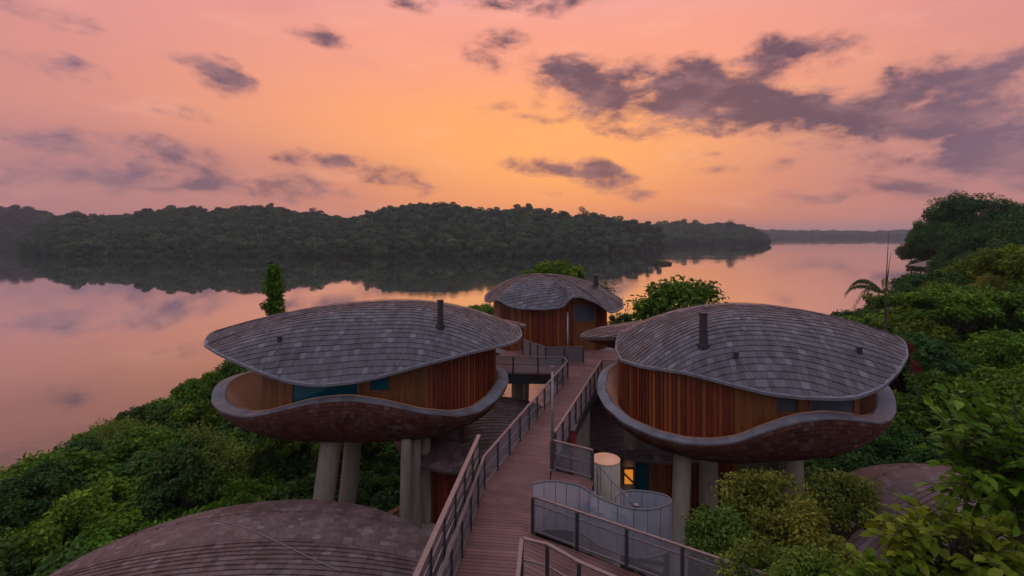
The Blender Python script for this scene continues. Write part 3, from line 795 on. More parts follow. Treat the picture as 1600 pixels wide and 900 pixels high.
# --- right tree lodge
ER = [(963, 546), (970, 562), (1000, 572), (1075, 583), (1140, 600), (1200, 615), (1250, 621), (1310, 623), (1340, 621), (1380, 605), (1405, 580), (1418, 557)]
cx_, a_ = fit(26.4, R(-8), 4.75, 962, 1418)
rR = Roof(cx_, 26.4, R(-8), a_, 4.75, 20.1, ER, zback=.75, pk=(-.2, .9), p=2.1)
tR = thing('tree_lodge', (12.0, 26.4, 5.5), 'right seed-shaped lodge with tall red batten wall and grey glass end', 'lodge', 'lodges raised on concrete columns')
roR = rR.build(tR, M_tile, rowh=.265, tw=.29, tilt=R(2), bend=-.02)
rcR = Roof(7.9, 30.2, R(3), 3.9, 1.15, 18.6, None, ends=(17.85, 19.2, 18.15), zback=.0, pk=(1.6, 0))
rcR.build(tR, M_tile2, thick=.14, sof=1.7, name='entrance_canopy', sofm=M_red)
HR = [(934, 612), (945, 634), (975, 660), (1020, 680), (1070, 692), (1110, 694), (1150, 690), (1200, 672), (1250, 657), (1300, 652), (1350, 656), (1375, 660), (1392, 655), (1399, 642)]
cx_, a_ = fit(26.35, R(-8), 4.75, 934, 1398)
hR = Hull(cx_, 26.35, R(-8), a_, 4.75, 13.05, HR, zback=.95, wf=.32, wl=.40, wr=.65)
hR.build(tR, FLOOR)
wall(tR, rR, 11.95, 26.4, R(-8), 6.3, 4.05, WALL0, [(1141, 1205, 'honey'), (1205, 1245, 'wingrey:16.1:16.85'), (1245, 1256, 'honey'), (1256, 1335, 'grey'), (1335, 1420, 'honey')], chord=(-99, 3.95))
for c in ((1066, 720, 24.6, 1062, 840, 24.2, 28), (1107, 725, 27.6, 1107, 800, 27.6, 29), (1237, 710, 26.5, 1240, 760, 26.2, 32), (985, 690, 29.5, 980, 760, 29.5, 22)):
    col_px(tR, *c, up=1.1)
chimney(rR, roR, 1099, 541, 489, 12)
roofbox(rR, roR, 1150, 560); roofbox(rR, roR, 1343, 552)
tape(rR, roR, [(1152, 560), (1165, 578), (1178, 595)]); tape(rR, roR, [(1345, 552), (1370, 570), (1385, 590)])
ridge_wire(rR, roR, 2.2)

# --- far tree lodge at the end of the walkway
EF = [(757, 470), (766, 472), (777, 467), (793, 477), (813, 482), (850, 483), (877, 480), (887, 474), (890, 464), (907, 463), (933, 473), (953, 489), (964, 486), (974, 480)]
cx_, a_ = fit(43.6, R(-4), 4.7, 757, 974)
rF = Roof(cx_, 43.6, R(-4), a_, 4.7, 20.35, EF, zback=.6, pk=(-1.2, .4), p=2.2)
tF = thing('tree_lodge', (3.4, 43.6, 6.0), 'smaller far lodge with rippled roof at the end of the walkway', 'lodge', 'lodges raised on concrete columns')
print('FIT', rL.c, rL.a, hL.e.c, hL.e.a, rR.c, rR.a, hR.e.c, hR.e.a, rF.c, rF.a)
roF = rF.build(tF, M_tile, rowh=.27, tw=.36, bend=.01)
hF = Hull(3.3, 43.5, R(-4), 5.5, 4.3, 12.9, None, ends=(14.4, 14.5, 14.3), zback=.1); hF.build(tF, FLOOR)
wall(tF, rF, 3.2, 43.5, R(-4), 4.75, 3.75, WALL0, [(740, 781, 'honey'), (795, 802, 'honey'), (806, 812, 'honey'), (893, 930, 'wingrey:16.9:18.3')])
for c in ((820, 560, 42, 818, 640, 42, 16), (880, 560, 44, 882, 640, 44, 16), (910, 560, 42.5, 915, 640, 42.5, 16)): col_px(tF, *c)
q = P(931, 458, 43.5); m = MB(); m.tube([(q.x, q.y, rF.h(q.x, q.y) - .2), (q.x, q.y, CZ - (430 - HY) / F0 * q.y)], .2, 14); m.tube([(q.x, q.y, CZ - (434 - HY) / F0 * q.y), (q.x, q.y, CZ - (429.5 - HY) / F0 * q.y)], .26, 14); m.build('chimney', M_chim, roF)

# --- lower lodges among the trees: only roofs and some wall show
def low_lodge(name, roof, label, tilem, wall_in, z0, segs, zoff=.25, **kw):
    t = thing(name, (*roof.c, z0), label, 'lodge', 'lodges standing lower on the bank')
    ro = roof.build(t, tilem, **kw)
    wall(t, roof, roof.c[0], roof.c[1], roof.ang, roof.a - wall_in, roof.b - wall_in, z0, segs, dz=.2)
    return t, ro
rG = Roof(-9.3, 16.6, R(3), 7.3, 5.3, 13.25, None, ends=(11.6, 11.9, 10.9), zback=.75, pk=(.6, 1.2), p=2.0)
tG, roG = low_lodge('low_lodge', rG, 'near lower lodge whose broad brown tiled roof fills the bottom left', M_tile2, 1.4, 7.0, [], rowh=.21, tw=.29, bend=.010)
tape(rG, roG, [(335, 815), (360, 820), (388, 829), (420, 843), (450, 857), (480, 873), (510, 887), (535, 897)]); ridge_wire(rG, roG, 3.2)
rLL = Roof(-2.0, 30.6, R(6), 4.9, 4.6, 13.4, None, ends=(12.0, 12.5, 11.75), zback=.4, pk=(.5, .6))
tLL, roLL = low_lodge('low_lodge', rLL, 'brown roofed lower lodge under the left side of the walkway', M_tile2, 1.0, 7.0, [], rowh=.26, tw=.42)
chimney(rLL, roLL, 722, 690, 662, 7)
rLR = Roof(9.0, 33.2, R(-6), 6.2, 4.9, 13.5, None, ends=(12.3, 12.2, 11.2), zback=.4, pk=(-.5, .8))
tLR, roLR = low_lodge('low_lodge', rLR, 'lower lodge with a lit orange window beneath the right lodge', M_tile2, 1.0, 7.0, [(990, 1012, 'teal'), (1012, 1040, 'honey')], rowh=.27, tw=.42)
q = P(981, 742, 28.9)
m = MB(); m.box((q.x, 28.75, q.z), (.5, .06, .85)); lit = m.build('lit_window', M_lit, tLR); m = MB(); m.bar((q.x - .28, 28.68, q.z + .2), (q.x + .28, 28.66, q.z - .35), .05, .10); m.box((q.x - .28, 28.7, q.z), (.07, .14, 1.0)); m.box((q.x + .28, 28.7, q.z), (.07, .14, 1.0)); m.bar((q.x - .28, 28.7, q.z + .46), (q.x + .28, 28.7, q.z + .46), .14, .07); m.build('frame', M_honey, lit)
rB = Roof(19.6, 21.4, R(18), 6.0, 4.9, 13.0, None, ends=(11.0, 11.2, 10.4), zback=.9, pk=(.4, 1.5))
tB, roB = low_lodge('low_lodge', rB, 'lower lodge with pinkish tiled roof half hidden by foliage bottom right', M_tile2, 1.3, 7.0, [], rowh=.24, tw=.36)
ridge_wire(rB, roB, 3.0)

# ------------------------------------------------------------------ boardwalk
ZD = 15.0
def clip(poly, ax, c, keep_ge):
    out = []; n = len(poly)
    for i in range(n):
        p, q = poly[i], poly[(i + 1) % n]; dp, dq = p[0] * ax[0] + p[1] * ax[1] - c, q[0] * ax[0] + q[1] * ax[1] - c
        if not keep_ge: dp, dq = -dp, -dq
        if dp >= 0: out.append(p)
        if dp * dq < 0:
            t = dp / (dp - dq); out.append((p[0] + (q[0] - p[0]) * t, p[1] + (q[1] - p[1]) * t))
    return out
def planks(mb, poly, ax, wd=.15, gap=.014, th=.035):
    ds = [x * ax[0] + y * ax[1] for x, y in poly]; c = min(ds)
    while c < max(ds):
        q = clip(clip(poly, ax, c, True), ax, c + wd - gap, False)
        if len(q) >= 3: mb.prism(q, ZD - th, ZD, random.random())
        c += wd
bw = thing('boardwalk', (1.0, 20, 5.5), 'raised walkway of reddish timber boards leading between the lodges', 'walkway')
A = [(-2.35, 7.0), (-1.06, 18.0), (.23, 15.5), (.0, 7.0)]
W1 = [(-1.06, 18.0), (3.38, 31.4), (5.53, 31.6), (1.72, 20.2), (1.45, 19.4), (1.2, 16.6), (.66, 15.2)]
near = [(-2.35, 7.0), (-1.06, 18.0), (.66, 15.2), (5.5, 12.0), (9.5, 9.3), (9.5, 7.0)]
land = [(1.5, 19.35), (2.95, 18.5), (2.6, 17.2), (1.7, 16.4), (1.2, 16.55)]
plaza = [(-1.6, 32.6), (3.2, 32.4), (3.38, 31.4), (5.53, 31.6), (7.2, 31.4), (9.0, 33), (8.2, 38.6), (4.0, 39.4), (-.5, 38.6), (-1.8, 35)]
dk = MB()
wx = (.314, .949)
planks(dk, W1, wx); planks(dk, land, wx)
planks(dk, near, (.95, .31)) if False else planks(dk, clip(near, (1, 0), .35, False), (.1, .995))
planks(dk, clip(near, (1, 0), .35, True), (.60, .80))
planks(dk, plaza, wx)
dk.build('boards', M_deck, bw)
sb = MB()
def edge(pts, d=.35, z=ZD - .045, t=.12):
    for a_, b_ in zip(pts[:-1], pts[1:]): sb.bar((a_[0], a_[1], z - d / 2), (b_[0], b_[1], z - d / 2), t, d)
edge([(-2.35, 7.0), (-1.06, 18.0), (3.38, 31.4)], .45); edge([(5.53, 31.6), (1.72, 20.2), (1.5, 19.35), (2.95, 18.5)], .45); edge([(.66, 15.2), (5.5, 12.0), (9.5, 9.3)], .45)
edge([(3.38, 31.42), (3.2, 32.4), (-1.6, 32.6)], .6); edge([(5.53, 31.6), (7.2, 31.4), (9, 33)], .5); edge([(-1.8, 35), (-.5, 38.6), (4, 39.4), (8.2, 38.6), (9, 33)], .5); edge([(2.6, 17.2), (1.7, 16.4), (1.2, 16.55)], .3)
sb.build('edge_beam', M_steel, bw)
def wcol(x, y, d, zt=ZD - .1, zb=5.5): column(bw, (x, y, zt), (x, y, zb), d, 'pier')
wcol(3.75, 27.6, .95); wcol(.35, 34.6, .8, ZD - .7); wcol(6.2, 35.5, .8, ZD - .7); wcol(.3, 19.6, .7); wcol(-.6, 12.5, .8); wcol(4.2, 10.5, .7)

def lerp2(pts, step):
    out = []
    for a_, b_ in zip(pts[:-1], pts[1:]):
        a_, b_ = Vector(a_), Vector(b_); n = max(1, round((b_ - a_).length / step))
        for k in range(n): out.append(a_.lerp(b_, k / n))
    out.append(Vector(pts[-1])); return out
def railing(name, pts, label, step=1.3, h=1.1, mesh=True, solid=False, capw=.09, mids=(.55,), slats=0, post=.10, group='metal railings along the boardwalk', cat='railing'):
    pts = [Vector((p[0], p[1], ZD)) for p in pts]
    t = thing(name, pts[0], label, cat, group)
    cap = MB(); md = MB()
    for a_, b_ in zip(pts[:-1], pts[1:]):
        cap.bar(a_ + Vector((0, 0, h)), b_ + Vector((0, 0, h)), capw, .045)
        for z in mids: md.bar(a_ + Vector((0, 0, h * z)), b_ + Vector((0, 0, h * z)), .035, .035)
        md.bar(a_ + Vector((0, 0, .1)), b_ + Vector((0, 0, .1)), .04, .05)
    cap.build('handrail', M_rail, t)
    if mids: md.build('lower_rail', M_galv, t)
    for p in lerp2(pts, step):
        m = MB(); m.box((p.x, p.y, ZD + h / 2 - .02), (post * .7, post, h - .04), math.atan2((pts[-1] - pts[0]).y, (pts[-1] - pts[0]).x)); m.build('post', M_steel, t)
    if mesh or solid:
        m = MB(); m.ribbon([p + Vector((0, 0, h - .05)) for p in pts], [p + Vector((0, 0, .1)) for p in pts]); m.build('panel', M_galv if solid else M_mesh, t)
    if slats:
        m = MB()
        for k in range(slats):
            z = .2 + (h - .35) * k / (slats - 1)
            for a_, b_ in zip(pts[:-1], pts[1:]): m.bar(a_ + Vector((0, 0, z)), b_ + Vector((0, 0, z)), .03, .25)
        m.build('slats', M_galv, t)
    return t
railing('tall_railing', [(-2.16, 9.2), (-1.16, 18.0)], 'tall slatted railing along the near left edge of the walkway', step=1.25, h=1.85, mesh=False, slats=5, mids=(), capw=.13)
railing('railing', [(-1.95, 9.0), (-.98, 18.0), (3.40, 31.35), (3.22, 32.3), (-1.5, 32.5)], 'long left walkway railing running up and round to the left lodge', step=1.35)
railing('railing', [(1.70, 20.2), (5.50, 31.5), (6.6, 31.35)], 'right walkway railing ending at the right lodge canopy', step=1.35)
railing('railing', [(1.50, 19.42), (2.92, 18.52)], 'short smoky panelled railing between the lamp post and the round pillar', step=1.42)
railing('railing', [(.62, 15.28), (5.5, 12.05), (9.4, 9.4)], 'long near railing on the right in front of the spiral stair', step=1.45, mids=(.80,), capw=.07)
railing('railing', [(0.0, 10.0), (.25, 13.2), (.89, 12.95), (1.6, 12.25), (3.3, 11.0)], 'black posted railing round the stairwell at the bottom centre', step=.85, mesh=False, capw=.10, mids=(.5,))
railing('railing', [(.8, 37.6), (2.3, 35.0), (4.9, 35.1)], 'low grey panelled railing in front of the far lodge', step=1.2, solid=True)

def lamp(x, y, zt, label):
    t = thing('lamp_post', (x, y, ZD), label, 'lamp post', 'slim lamp posts on the boardwalk')
    m = MB(); m.tube([(x, y, ZD), (x, y, zt)], [.055, .045], 12); m.build('pole', M_galv, t, smooth=True)
    m = MB(); m.tube([(x, y, zt - .02), (x, y, zt + .10), (x, y, zt + .13)], [.065, .065, .04], 12); m.build('cap', M_edge, t)
    m = MB(); m.tube([(x, y, ZD), (x, y, ZD + .03)], .12, 12); m.build('base_plate', M_galv, t)
q = G(863, 735, ZD); lamp(q.x, q.y, CZ - (577 - HY) / F0 * q.y, 'nearer slim lamp post beside the short railing at mid walkway')
q = G(887, 590, ZD); lamp(q.x, q.y, CZ - (492 - HY) / F0 * q.y, 'farther slim lamp post in front of the far lodge')

# red board on the outer side of the right railing
t = thing('notice_board', (2.95, 21.9, 14.4), 'small crimson board beside the lower end of the right railing', 'board')
m = MB(); m.box((2.62, 22.0, 15.05), (.10, .7, .95), R(-18)); m.build('panel', M_red_panel, t)
m = MB(); m.box((2.66, 22.0, 15.56), (.2, .8, .06), R(-18)); m.box((2.5, 22.0, 14.55), (.26, .08, .06)); m.build('frame', M_steel, t)

# round pillar
t = thing('round_pillar', (3.55, 19.4, 5.5), 'thick pale concrete pillar with a flat top behind the stair', 'pillar')
m = MB(); m.tube([(3.55, 19.4, 5.0), (3.55, 19.4, 15.36)], .54, 40); o = m.build('shaft', M_conc, t)
for p in o.data.polygons:
    if len(p.vertices) == 4: p.use_smooth = True
m = MB(); m.tube([(3.55, 19.4, 15.36), (3.55, 19.4, 15.40)], .545, 40); m.build('cap', M_plaster, t)

# spiral stair behind a perforated metal screen
SP = [(832, 756, 15.4), (850, 752, 15.75), (868, 752, 16.0), (885, 754, 16.2), (905, 759, 16.3), (920, 767, 16.25), (935, 777, 16.1), (965, 789, 15.9), (990, 795, 15.85), (1012, 796, 15.95), (1032, 793, 16.25), (1046, 787, 16.7), (1049, 782, 17.1),
      (1042, 775, 17.5), (1025, 770, 17.8), (1003, 767, 17.95), (985, 766.5, 17.9), (970, 770, 17.6), (962, 777, 17.2)]
def spline(pts, k=5):
    out = []; n = len(pts)
    for i in range(n - 1):
        p0, p1, p2, p3 = pts[max(i - 1, 0)], pts[i], pts[i + 1], pts[min(i + 2, n - 1)]
        for j in range(k):
            t_ = j / k; out.append(.5 * ((2 * p1) + (p2 - p0) * t_ + (2 * p0 - 5 * p1 + 4 * p2 - p3) * t_ ** 2 + (3 * p1 - p0 - 3 * p2 + p3) * t_ ** 3))
    out.append(pts[-1]); return out
sp = spline([P(*s_) for s_ in SP])
st = thing('spiral_stair', (4.0, 16.9, 5.5), 'curving spiral stair behind a silvery perforated metal screen', 'stair')
m = MB(); m.ribbon(sp, [p - Vector((0, 0, 1.5)) for p in sp]); m.build('screen', M_screen, st, smooth=True)
m = MB(); m.tube(sp, .028, 8); m.build('top_rail', M_edge, st, smooth=True)
m = MB(); m.tube([p - Vector((0, 0, 1.5)) for p in sp], .035, 8); m.build('bottom_rail', M_edge, st, smooth=True)
m = MB()
for p in sp[::5]: m.tube([p, p - Vector((0, 0, 1.5))], .010, 6)
m.build('upright', M_galv, st)
hr = spline([P(934, 742, 18.2), P(933, 731, 18.3), P(938, 728, 18.3), P(955, 750, 17.9), P(975, 770, 17.3), P(988, 786, 16.9)])
m = MB(); m.tube(hr, .03, 8); m.build('inner_handrail', M_edge, st, smooth=True)
for p in hr[::5]:
    m = MB(); m.tube([p, p - Vector((0, 0, .9))], .012, 6); m.build('baluster', M_galv, st)
cx_, cy_ = 4.1, 16.9
for k in range(26):
    a0 = 2.6 - k * .36; z = 14.35 - k * .18 + .2; m = MB()
    vs = [(cx_ + math.cos(a_) * r_, cy_ + math.sin(a_) * r_) for r_, a_ in ((.12, a0), (.88, a0), (.88, a0 - .38), (.12, a0 - .38))]
    m.prism(vs[::-1], z - .06, z); m.build('tread', M_galv, st)
m = MB(); m.tube([(cx_, cy_, 7), (cx_, cy_, 15.0)], .09, 14); m.build('newel', M_galv, st)
for k, (x, y, z) in enumerate([(2.75, 17.5, 14.85), (2.98, 17.45, 14.7), (3.2, 17.4, 14.55)]):
    m = MB(); m.box((x, y, z), (.26, 1.1, .05), R(-8)); m.build('tread', M_galv, st)

# paved terrace and low timber wall at the foot of the left columns
m = MB(); m.prism([(-7.2, 25.5), (-3.0, 25.5), (-2.6, 29.5), (-6.0, 30.5)], 7.4, 8.3); tag(m.build('terrace', M_pave), kind='structure')
t = thing('low_wall', (-6.4, 28.8, 7.5), 'low timber edging wall beside the paved terrace under the left lodge', 'wall')
m = MB(); m.bar((-7.0, 26.5, 8.6), (-4.2, 30.2, 8.6), .25, .8); m.build('wall', M_conc, t); m = MB(); m.bar((-7.0, 26.5, 9.04), (-4.2, 30.2, 9.04), .35, .07); m.build('coping', M_honey, t)

# ------------------------------------------------------------------ plants
LF4 = [(0, 1, 2), (0, 2, 3)]
def leaves(centers, radii, per, size, r, up=.55, out_c=None, droop=.2, flat=.75):
    """folded leaves gathered in clumps; returns (n,4,3)"""
    ps, ds = [], []
    for c, rad in zip(centers, radii):
        d = r.normal(size=(per, 3)); d /= np.linalg.norm(d, axis=1)[:, None]
        q = d * (rad * r.uniform(.45, 1.05, per))[:, None]; q[:, 2] *= flat
        ps.append(q + c); ds.append(d)
    p = np.concatenate(ps); d = np.concatenate(ds); n = len(p)
    nn = d * .55 + r.normal(size=(n, 3)) * .45; nn[:, 2] += up; nn /= np.linalg.norm(nn, axis=1)[:, None]
    ax = d + r.normal(size=(n, 3)) * .6; ax[:, 2] -= droop; ax -= nn * np.sum(ax * nn, axis=1)[:, None]; ax /= np.linalg.norm(ax, axis=1)[:, None]
    sdv = np.cross(nn, ax); s = (size * r.uniform(.6, 1.25, n))[:, None]
    mid = p + ax * s * .45
    return np.stack([p, mid - sdv * s * .27 + nn * s * .10, p + ax * s - nn * s * .12, mid + sdv * s * .27 + nn * s * .10], axis=1)
def limb_mb(tips, H, r, tr=.18):
    m = MB(); top = Vector((0, 0, H * .72))
    m.tube([(0, 0, -H * .5), (tr * .4, 0, 0), (-.1, .1, H * .4), top], [tr * 1.3, tr, tr * .8, tr * .5], 8)
    for tp in tips:
        b = Vector((0, 0, H * r.uniform(.35, .72))); tp = Vector(tp); md = b.lerp(tp, .5) + Vector((0, 0, -.1 * (tp - b).length))
        m.tube([b, md, tp], [tr * .42, tr * .28, tr * .08], 6)
    return m
def proto(kind, seed, rad, H, clumps, per, size, leafm, flat=.8, crad=.30, hemi=True, up=.55, droop=.2, open_=0.0):
    r = np.random.default_rng(seed); cs = []; rs = []
    lob = r.normal(size=(5, 3)); lob /= np.linalg.norm(lob, axis=1)[:, None]; lob[:, 2] = np.abs(lob[:, 2])
    while len(cs) < clumps:
        d = r.normal(size=3); d /= np.linalg.norm(d)
        if hemi and d[2] < -.35: continue
        a = .68 + .38 * max(0, np.max(d @ lob.T)) ** 4 - open_ * r.random()
        q = d * rad * a * r.uniform(.62, 1.0); q[2] *= flat
        cs.append(q + np.array([0, 0, H])); rs.append(rad * crad * r.uniform(.65, 1.25))
    V = leaves(cs, rs, per, size, r, up=up, droop=droop)
    cl = np.repeat(r.uniform(0, .45, len(cs)), per)
    rn = np.clip(cl + r.uniform(0, .55, len(V)), 0, 1)
    crown = leafmesh('crown', V.reshape(-1, 3), len(V), 4, rn, leafm, LF4)
    tips = [c * (1.16 if q % 3 == 0 else .96) + np.array([0, 0, -H * .16 if q % 3 == 0 else 0]) for q, c in enumerate(cs[::max(1, len(cs) // 14)])]
    mb = limb_mb(tips, H, r, tr=.05 + rad * .05)
    me = bpy.data.meshes.new('trunk'); me.from_pydata(mb.v, [], mb.f); me.materials.append(M_bark)
    return crown, me, rad, H, flat
def plant(pr, name, x, y, ztop, label, cat, group, s=1.0, rz=None, sz=None, zg=None):
    crown, trunk, rad, H, flat = pr
    rz = random.uniform(0, 6.28) if rz is None else rz; sz = sz or s
    z0 = ztop - (H + rad * flat * .98) * sz
    t = bpy.data.objects.new(name, None); col.objects.link(t); t.location = (x, y, z0); t.rotation_euler = (0, 0, rz); t.scale = (s, s, sz); t.empty_display_size = .3
    tag(t, label, cat, group)
    for nm, me in (('trunk', trunk), ('crown', crown)):
        o = bpy.data.objects.new(nm, me); col.objects.link(o); o.parent = t
    return t
random.seed(4)
bankP = [proto('bank', 20 + k, 2.6, 4.2, 64, 150, .27, L_bank if k < 4 else L_deep, crad=.185, open_=.12) for k in range(6)] + [proto('bank', 30, 2.4, 4.2, 40, 90, .42, L_bank, crad=.26, droop=.5, open_=.2), proto('bank', 31, 2.8, 4.0, 60, 190, .17, L_warm, crad=.24, open_=.1), proto('bank', 32, 2.2, 4.6, 34, 110, .30, L_deep, crad=.3, open_=.35)]
def in_ell(x, y, c, a, b): return ((x - c[0]) / a) ** 2 + ((y - c[1]) / b) ** 2 < 1
cnt = 0
yy = 12.0
while yy < 60:
    xx = -31.0
    while xx < -1:
        x = xx + random.uniform(-.8, .8); y = yy + random.uniform(-.8, .8); xx += 3.1
        if in_ell(x, y, (-9.3, 16.6), 9.4, 7.2): continue
        if x > -13.5 and y < 32.8: continue
        if x > -8.5 and y < 36: continue
        if x > -3 and y < 50: continue
        if y < 22 and x > -16 : continue
        if x < -.96 * y - 4: continue
        edge_ = (x < -27.0)
        zt = 10.7 + random.uniform(-1.6, 1.0) + (-1.0 if y < 18 else 0) + max(0, (y - 44)) * .05
        if x > -18 and y < 34: zt -= .5
        px = pxof(x, y)
        lim = CZ - (np.interp(px, [-120, 0, 45, 95, 140, 190, 240, 290, 340, 375, 460], [800, 742, 716, 689, 670, 646, 625, 600, 580, 566, 560]) - HY) / F0 * y
        zt = min(zt, lim + random.uniform(-.5, .15))
        if zt < 5.5: continue
        near_lake = x < -24
        lab = 'bushy tree in the leafy canopy along the lake edge on the left' if near_lake else ('bushy tree in the canopy between the lower roof and left lodge' if y < 34 else 'bushy tree in the canopy behind and below the left lodge')
        gr = 'trees along the left lake edge' if near_lake else ('trees between the lower roof and the left lodge' if y < 34 else 'trees behind the left lodge')
        if x < -19 and random.random() < .75: plant(random.choice(bankP[:6]), 'bushy_tree', x + random.uniform(-2, .5), y - random.uniform(.5, 2), zt - random.uniform(2.2, 3.4), lab, 'tree', gr, s=random.uniform(.85, 1.15))
        plant(random.choice(bankP), 'bushy_tree', x, y, zt, lab, 'tree', gr, s=random.uniform(.85, 1.2), sz=random.uniform(.85, 1.05)); cnt += 1
    yy += 2.9
for k, (px, top, Yd) in enumerate(((590, 712, 34.5), (612, 742, 32.5), (573, 745, 31.5), (556, 703, 36.5), (600, 770, 30.5))):
    q = P(px, top, Yd); plant(bankP[(k * 2) % 9], 'bushy_tree', q.x, q.y, q.z, 'shaded bush between the pale columns under the left lodge', 'bush', 'bushes under the left lodge', s=.72)
# right bank
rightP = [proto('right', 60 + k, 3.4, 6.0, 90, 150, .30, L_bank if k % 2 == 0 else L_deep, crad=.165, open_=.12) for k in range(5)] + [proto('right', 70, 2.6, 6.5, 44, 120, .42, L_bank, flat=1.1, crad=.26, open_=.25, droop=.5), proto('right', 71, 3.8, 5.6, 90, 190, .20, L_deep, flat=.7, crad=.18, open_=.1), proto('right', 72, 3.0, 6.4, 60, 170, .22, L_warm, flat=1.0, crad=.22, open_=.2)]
def canopy_r(x, y): return 17.2 + .27 * (x - 28.7) + max(0, y - 45) * .02
yy = 30.0
while yy < 66:
    xx = 21.0
    while xx < yy * 1.02 + 6:
        x = xx + random.uniform(-1.1, 1.1); y = yy + random.uniform(-1.1, 1.1); xx += 4.3
        px = pxof(x, y)
        if x < 24 and y < 34: continue
        if px < 1335 and y > 48: continue
        zt = canopy_r(x, y) + random.uniform(-3.6, 1.6)
        if y < 36: zt -= 1.5
        lim = CZ - (np.interp(px, [1290, 1310, 1335, 1392, 1412, 1450, 1500, 1550, 1600, 1700], [520, 506, 484, 472, 446, 424, 408, 390, 376, 350]) - HY) / F0 * y
        zt = min(zt, lim + random.uniform(-.5, .2))
        front_ = y < 40
        plant(random.choice(rightP), 'bushy_tree', x, y, zt, 'full green tree in the thicket right behind the right lodge' if front_ else 'full green tree high on the right bank behind the thicket', 'tree',
              'trees in the right thicket' if front_ else 'trees high on the right bank', s=random.uniform(.75, 1.35), sz=random.uniform(.85, 1.2))
    yy += 4.2
# dark undergrowth below and to the right of the right lodge
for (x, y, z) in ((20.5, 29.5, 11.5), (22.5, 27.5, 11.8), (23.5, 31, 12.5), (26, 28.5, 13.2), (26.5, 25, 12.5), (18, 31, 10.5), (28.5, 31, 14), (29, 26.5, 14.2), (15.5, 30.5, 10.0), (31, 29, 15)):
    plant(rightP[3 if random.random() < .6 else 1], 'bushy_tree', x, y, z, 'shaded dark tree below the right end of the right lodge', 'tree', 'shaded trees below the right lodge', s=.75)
def undergrowth(seed, n, x0, x1, y0, y1, lo, hi, label, ok):
    r = np.random.default_rng(seed); x = r.uniform(x0, x1, n); y = r.uniform(y0, y1, n)
    z = ground_z(x, y); k = ok(x, y) & (z > .3); x, y, z = x[k], y[k], z[k]; n = len(x)
    hgt = lo + (hi - lo) * (.5 + .5 * np.sin(x * .9 + 1.3 * np.sin(y * .7)) * np.cos(y * .8)) * r.uniform(.55, 1, n)
    d = r.normal(size=(n, 3)) * .5; d[:, 2] += .8; d /= np.linalg.norm(d, axis=1)[:, None]
    V = quads(np.stack([x, y, z + hgt], axis=1), d, .24, r, up=1.0)
    me = leafmesh('undergrowth', V.reshape(-1, 3), n, 4, np.clip(r.uniform(0, .8, n), 0, 1), L_deep, QU)
    o = bpy.data.objects.new('undergrowth', me); col.objects.link(o); tag(o, label, 'undergrowth', kind='stuff')
undergrowth(41, 70000, -33, -4, 12, 60, .6, 2.6, 'low leafy undergrowth covering the left bank under the trees', lambda x, y: ((x + 9.3) / 9.0) ** 2 + ((y - 16.6) / 7.0) ** 2 > 1)
undergrowth(42, 90000, 14, 80, 24, 76, .6, 2.6, 'low leafy undergrowth covering the right bank under the trees', lambda x, y: x > .45 * y + 3)
# big dark trees beyond, by the water
bigP = [proto('big', 80 + k, 11.0, 18.0, 200, 190, .62, L_deep, flat=.85, crad=.17) for k in range(2)]
for k, (px, top, Yd, s, lb) in enumerate(((1508, 304, 130, 1.0, 'tallest dark broad tree by the water at the right'), (1590, 318, 140, 1.0, 'dark tree at the right edge beside the tallest one'), (1455, 345, 128, .62, 'dark tree leaning over the water left of the tallest one'), (1545, 345, 105, .75, 'dark rounded tree in front of the tallest one'), (1610, 345, 95, .8, 'dark tree in front at the far right edge'))):
    q = P(px, top, Yd); plant(bigP[k % 2], 'broad_tree', q.x, q.y, q.z, lb, 'tree', 'big dark trees by the water', s=s)
for px, top, Yd, s_, lb in ((1438, 372, 132, .45, 'low dark tree whose branches overhang the water'), (1478, 396, 110, .36, 'dark bush beside the shelter roof'), (1525, 392, 92, .42, 'dark bush below the rounded dark tree'), (1432, 408, 150, .25, 'small dark bush at the waterline left of the shelter')):
    q = P(px, top, Yd); plant(bigP[1], 'dark_bush', q.x, q.y, q.z, lb, 'bush', None, s=s_)
# trees behind the lodges
mid = proto('mid', 95, 3.9, 6.5, 46, 60, .42, L_bank, flat=.62, crad=.24, open_=.15)
q = P(1062, 431, 46); plant(mid, 'spreading_tree', q.x, q.y, q.z, 'wide open-crowned tree between the far and right lodges', 'tree', None, s=1.25, rz=.4, sz=1.05)
q = P(1020, 462, 47); plant(bankP[0], 'bushy_tree', q.x, q.y, q.z, 'low bush at the left foot of the open-crowned tree', 'bush', None, s=.85)
q = P(1105, 470, 46); plant(bankP[1], 'bushy_tree', q.x, q.y, q.z, 'low bush at the right foot of the open-crowned tree', 'bush', None, s=.8)
q = P(872, 402, 56); plant(bankP[2], 'bushy_tree', q.x, q.y, q.z, 'rounded tree top rising behind the far lodge roof', 'tree', None, s=1.15, sz=1.3)
q = P(824, 421, 56); plant(bankP[3], 'bushy_tree', q.x, q.y, q.z, 'small tree top left of the rounded one behind the far lodge', 'tree', None, s=.5)
q = P(755, 472, 50); plant(bankP[3], 'bushy_tree', q.x, q.y, q.z, 'bush showing between the left and far lodges', 'bush', None, s=.8)
q = P(728, 482, 50); plant(bankP[1], 'bushy_tree', q.x, q.y, q.z, 'second bush half hidden behind the left lodge roof end', 'bush', None, s=.7)
q = P(975, 488, 58); plant(bankP[5], 'bushy_tree', q.x, q.y, q.z, 'dark bush right of the far lodge', 'bush', None, s=.8)
dead = proto('thin', 97, 1.3, 2.2, 16, 22, .22, L_deep, crad=.3, open_=.3)
q = P(942, 432, 50); plant(dead, 'thin_tree', q.x, q.y, q.z, 'thin sparse tree beside the far lodge chimney', 'tree', None, s=1.2, sz=1.8)
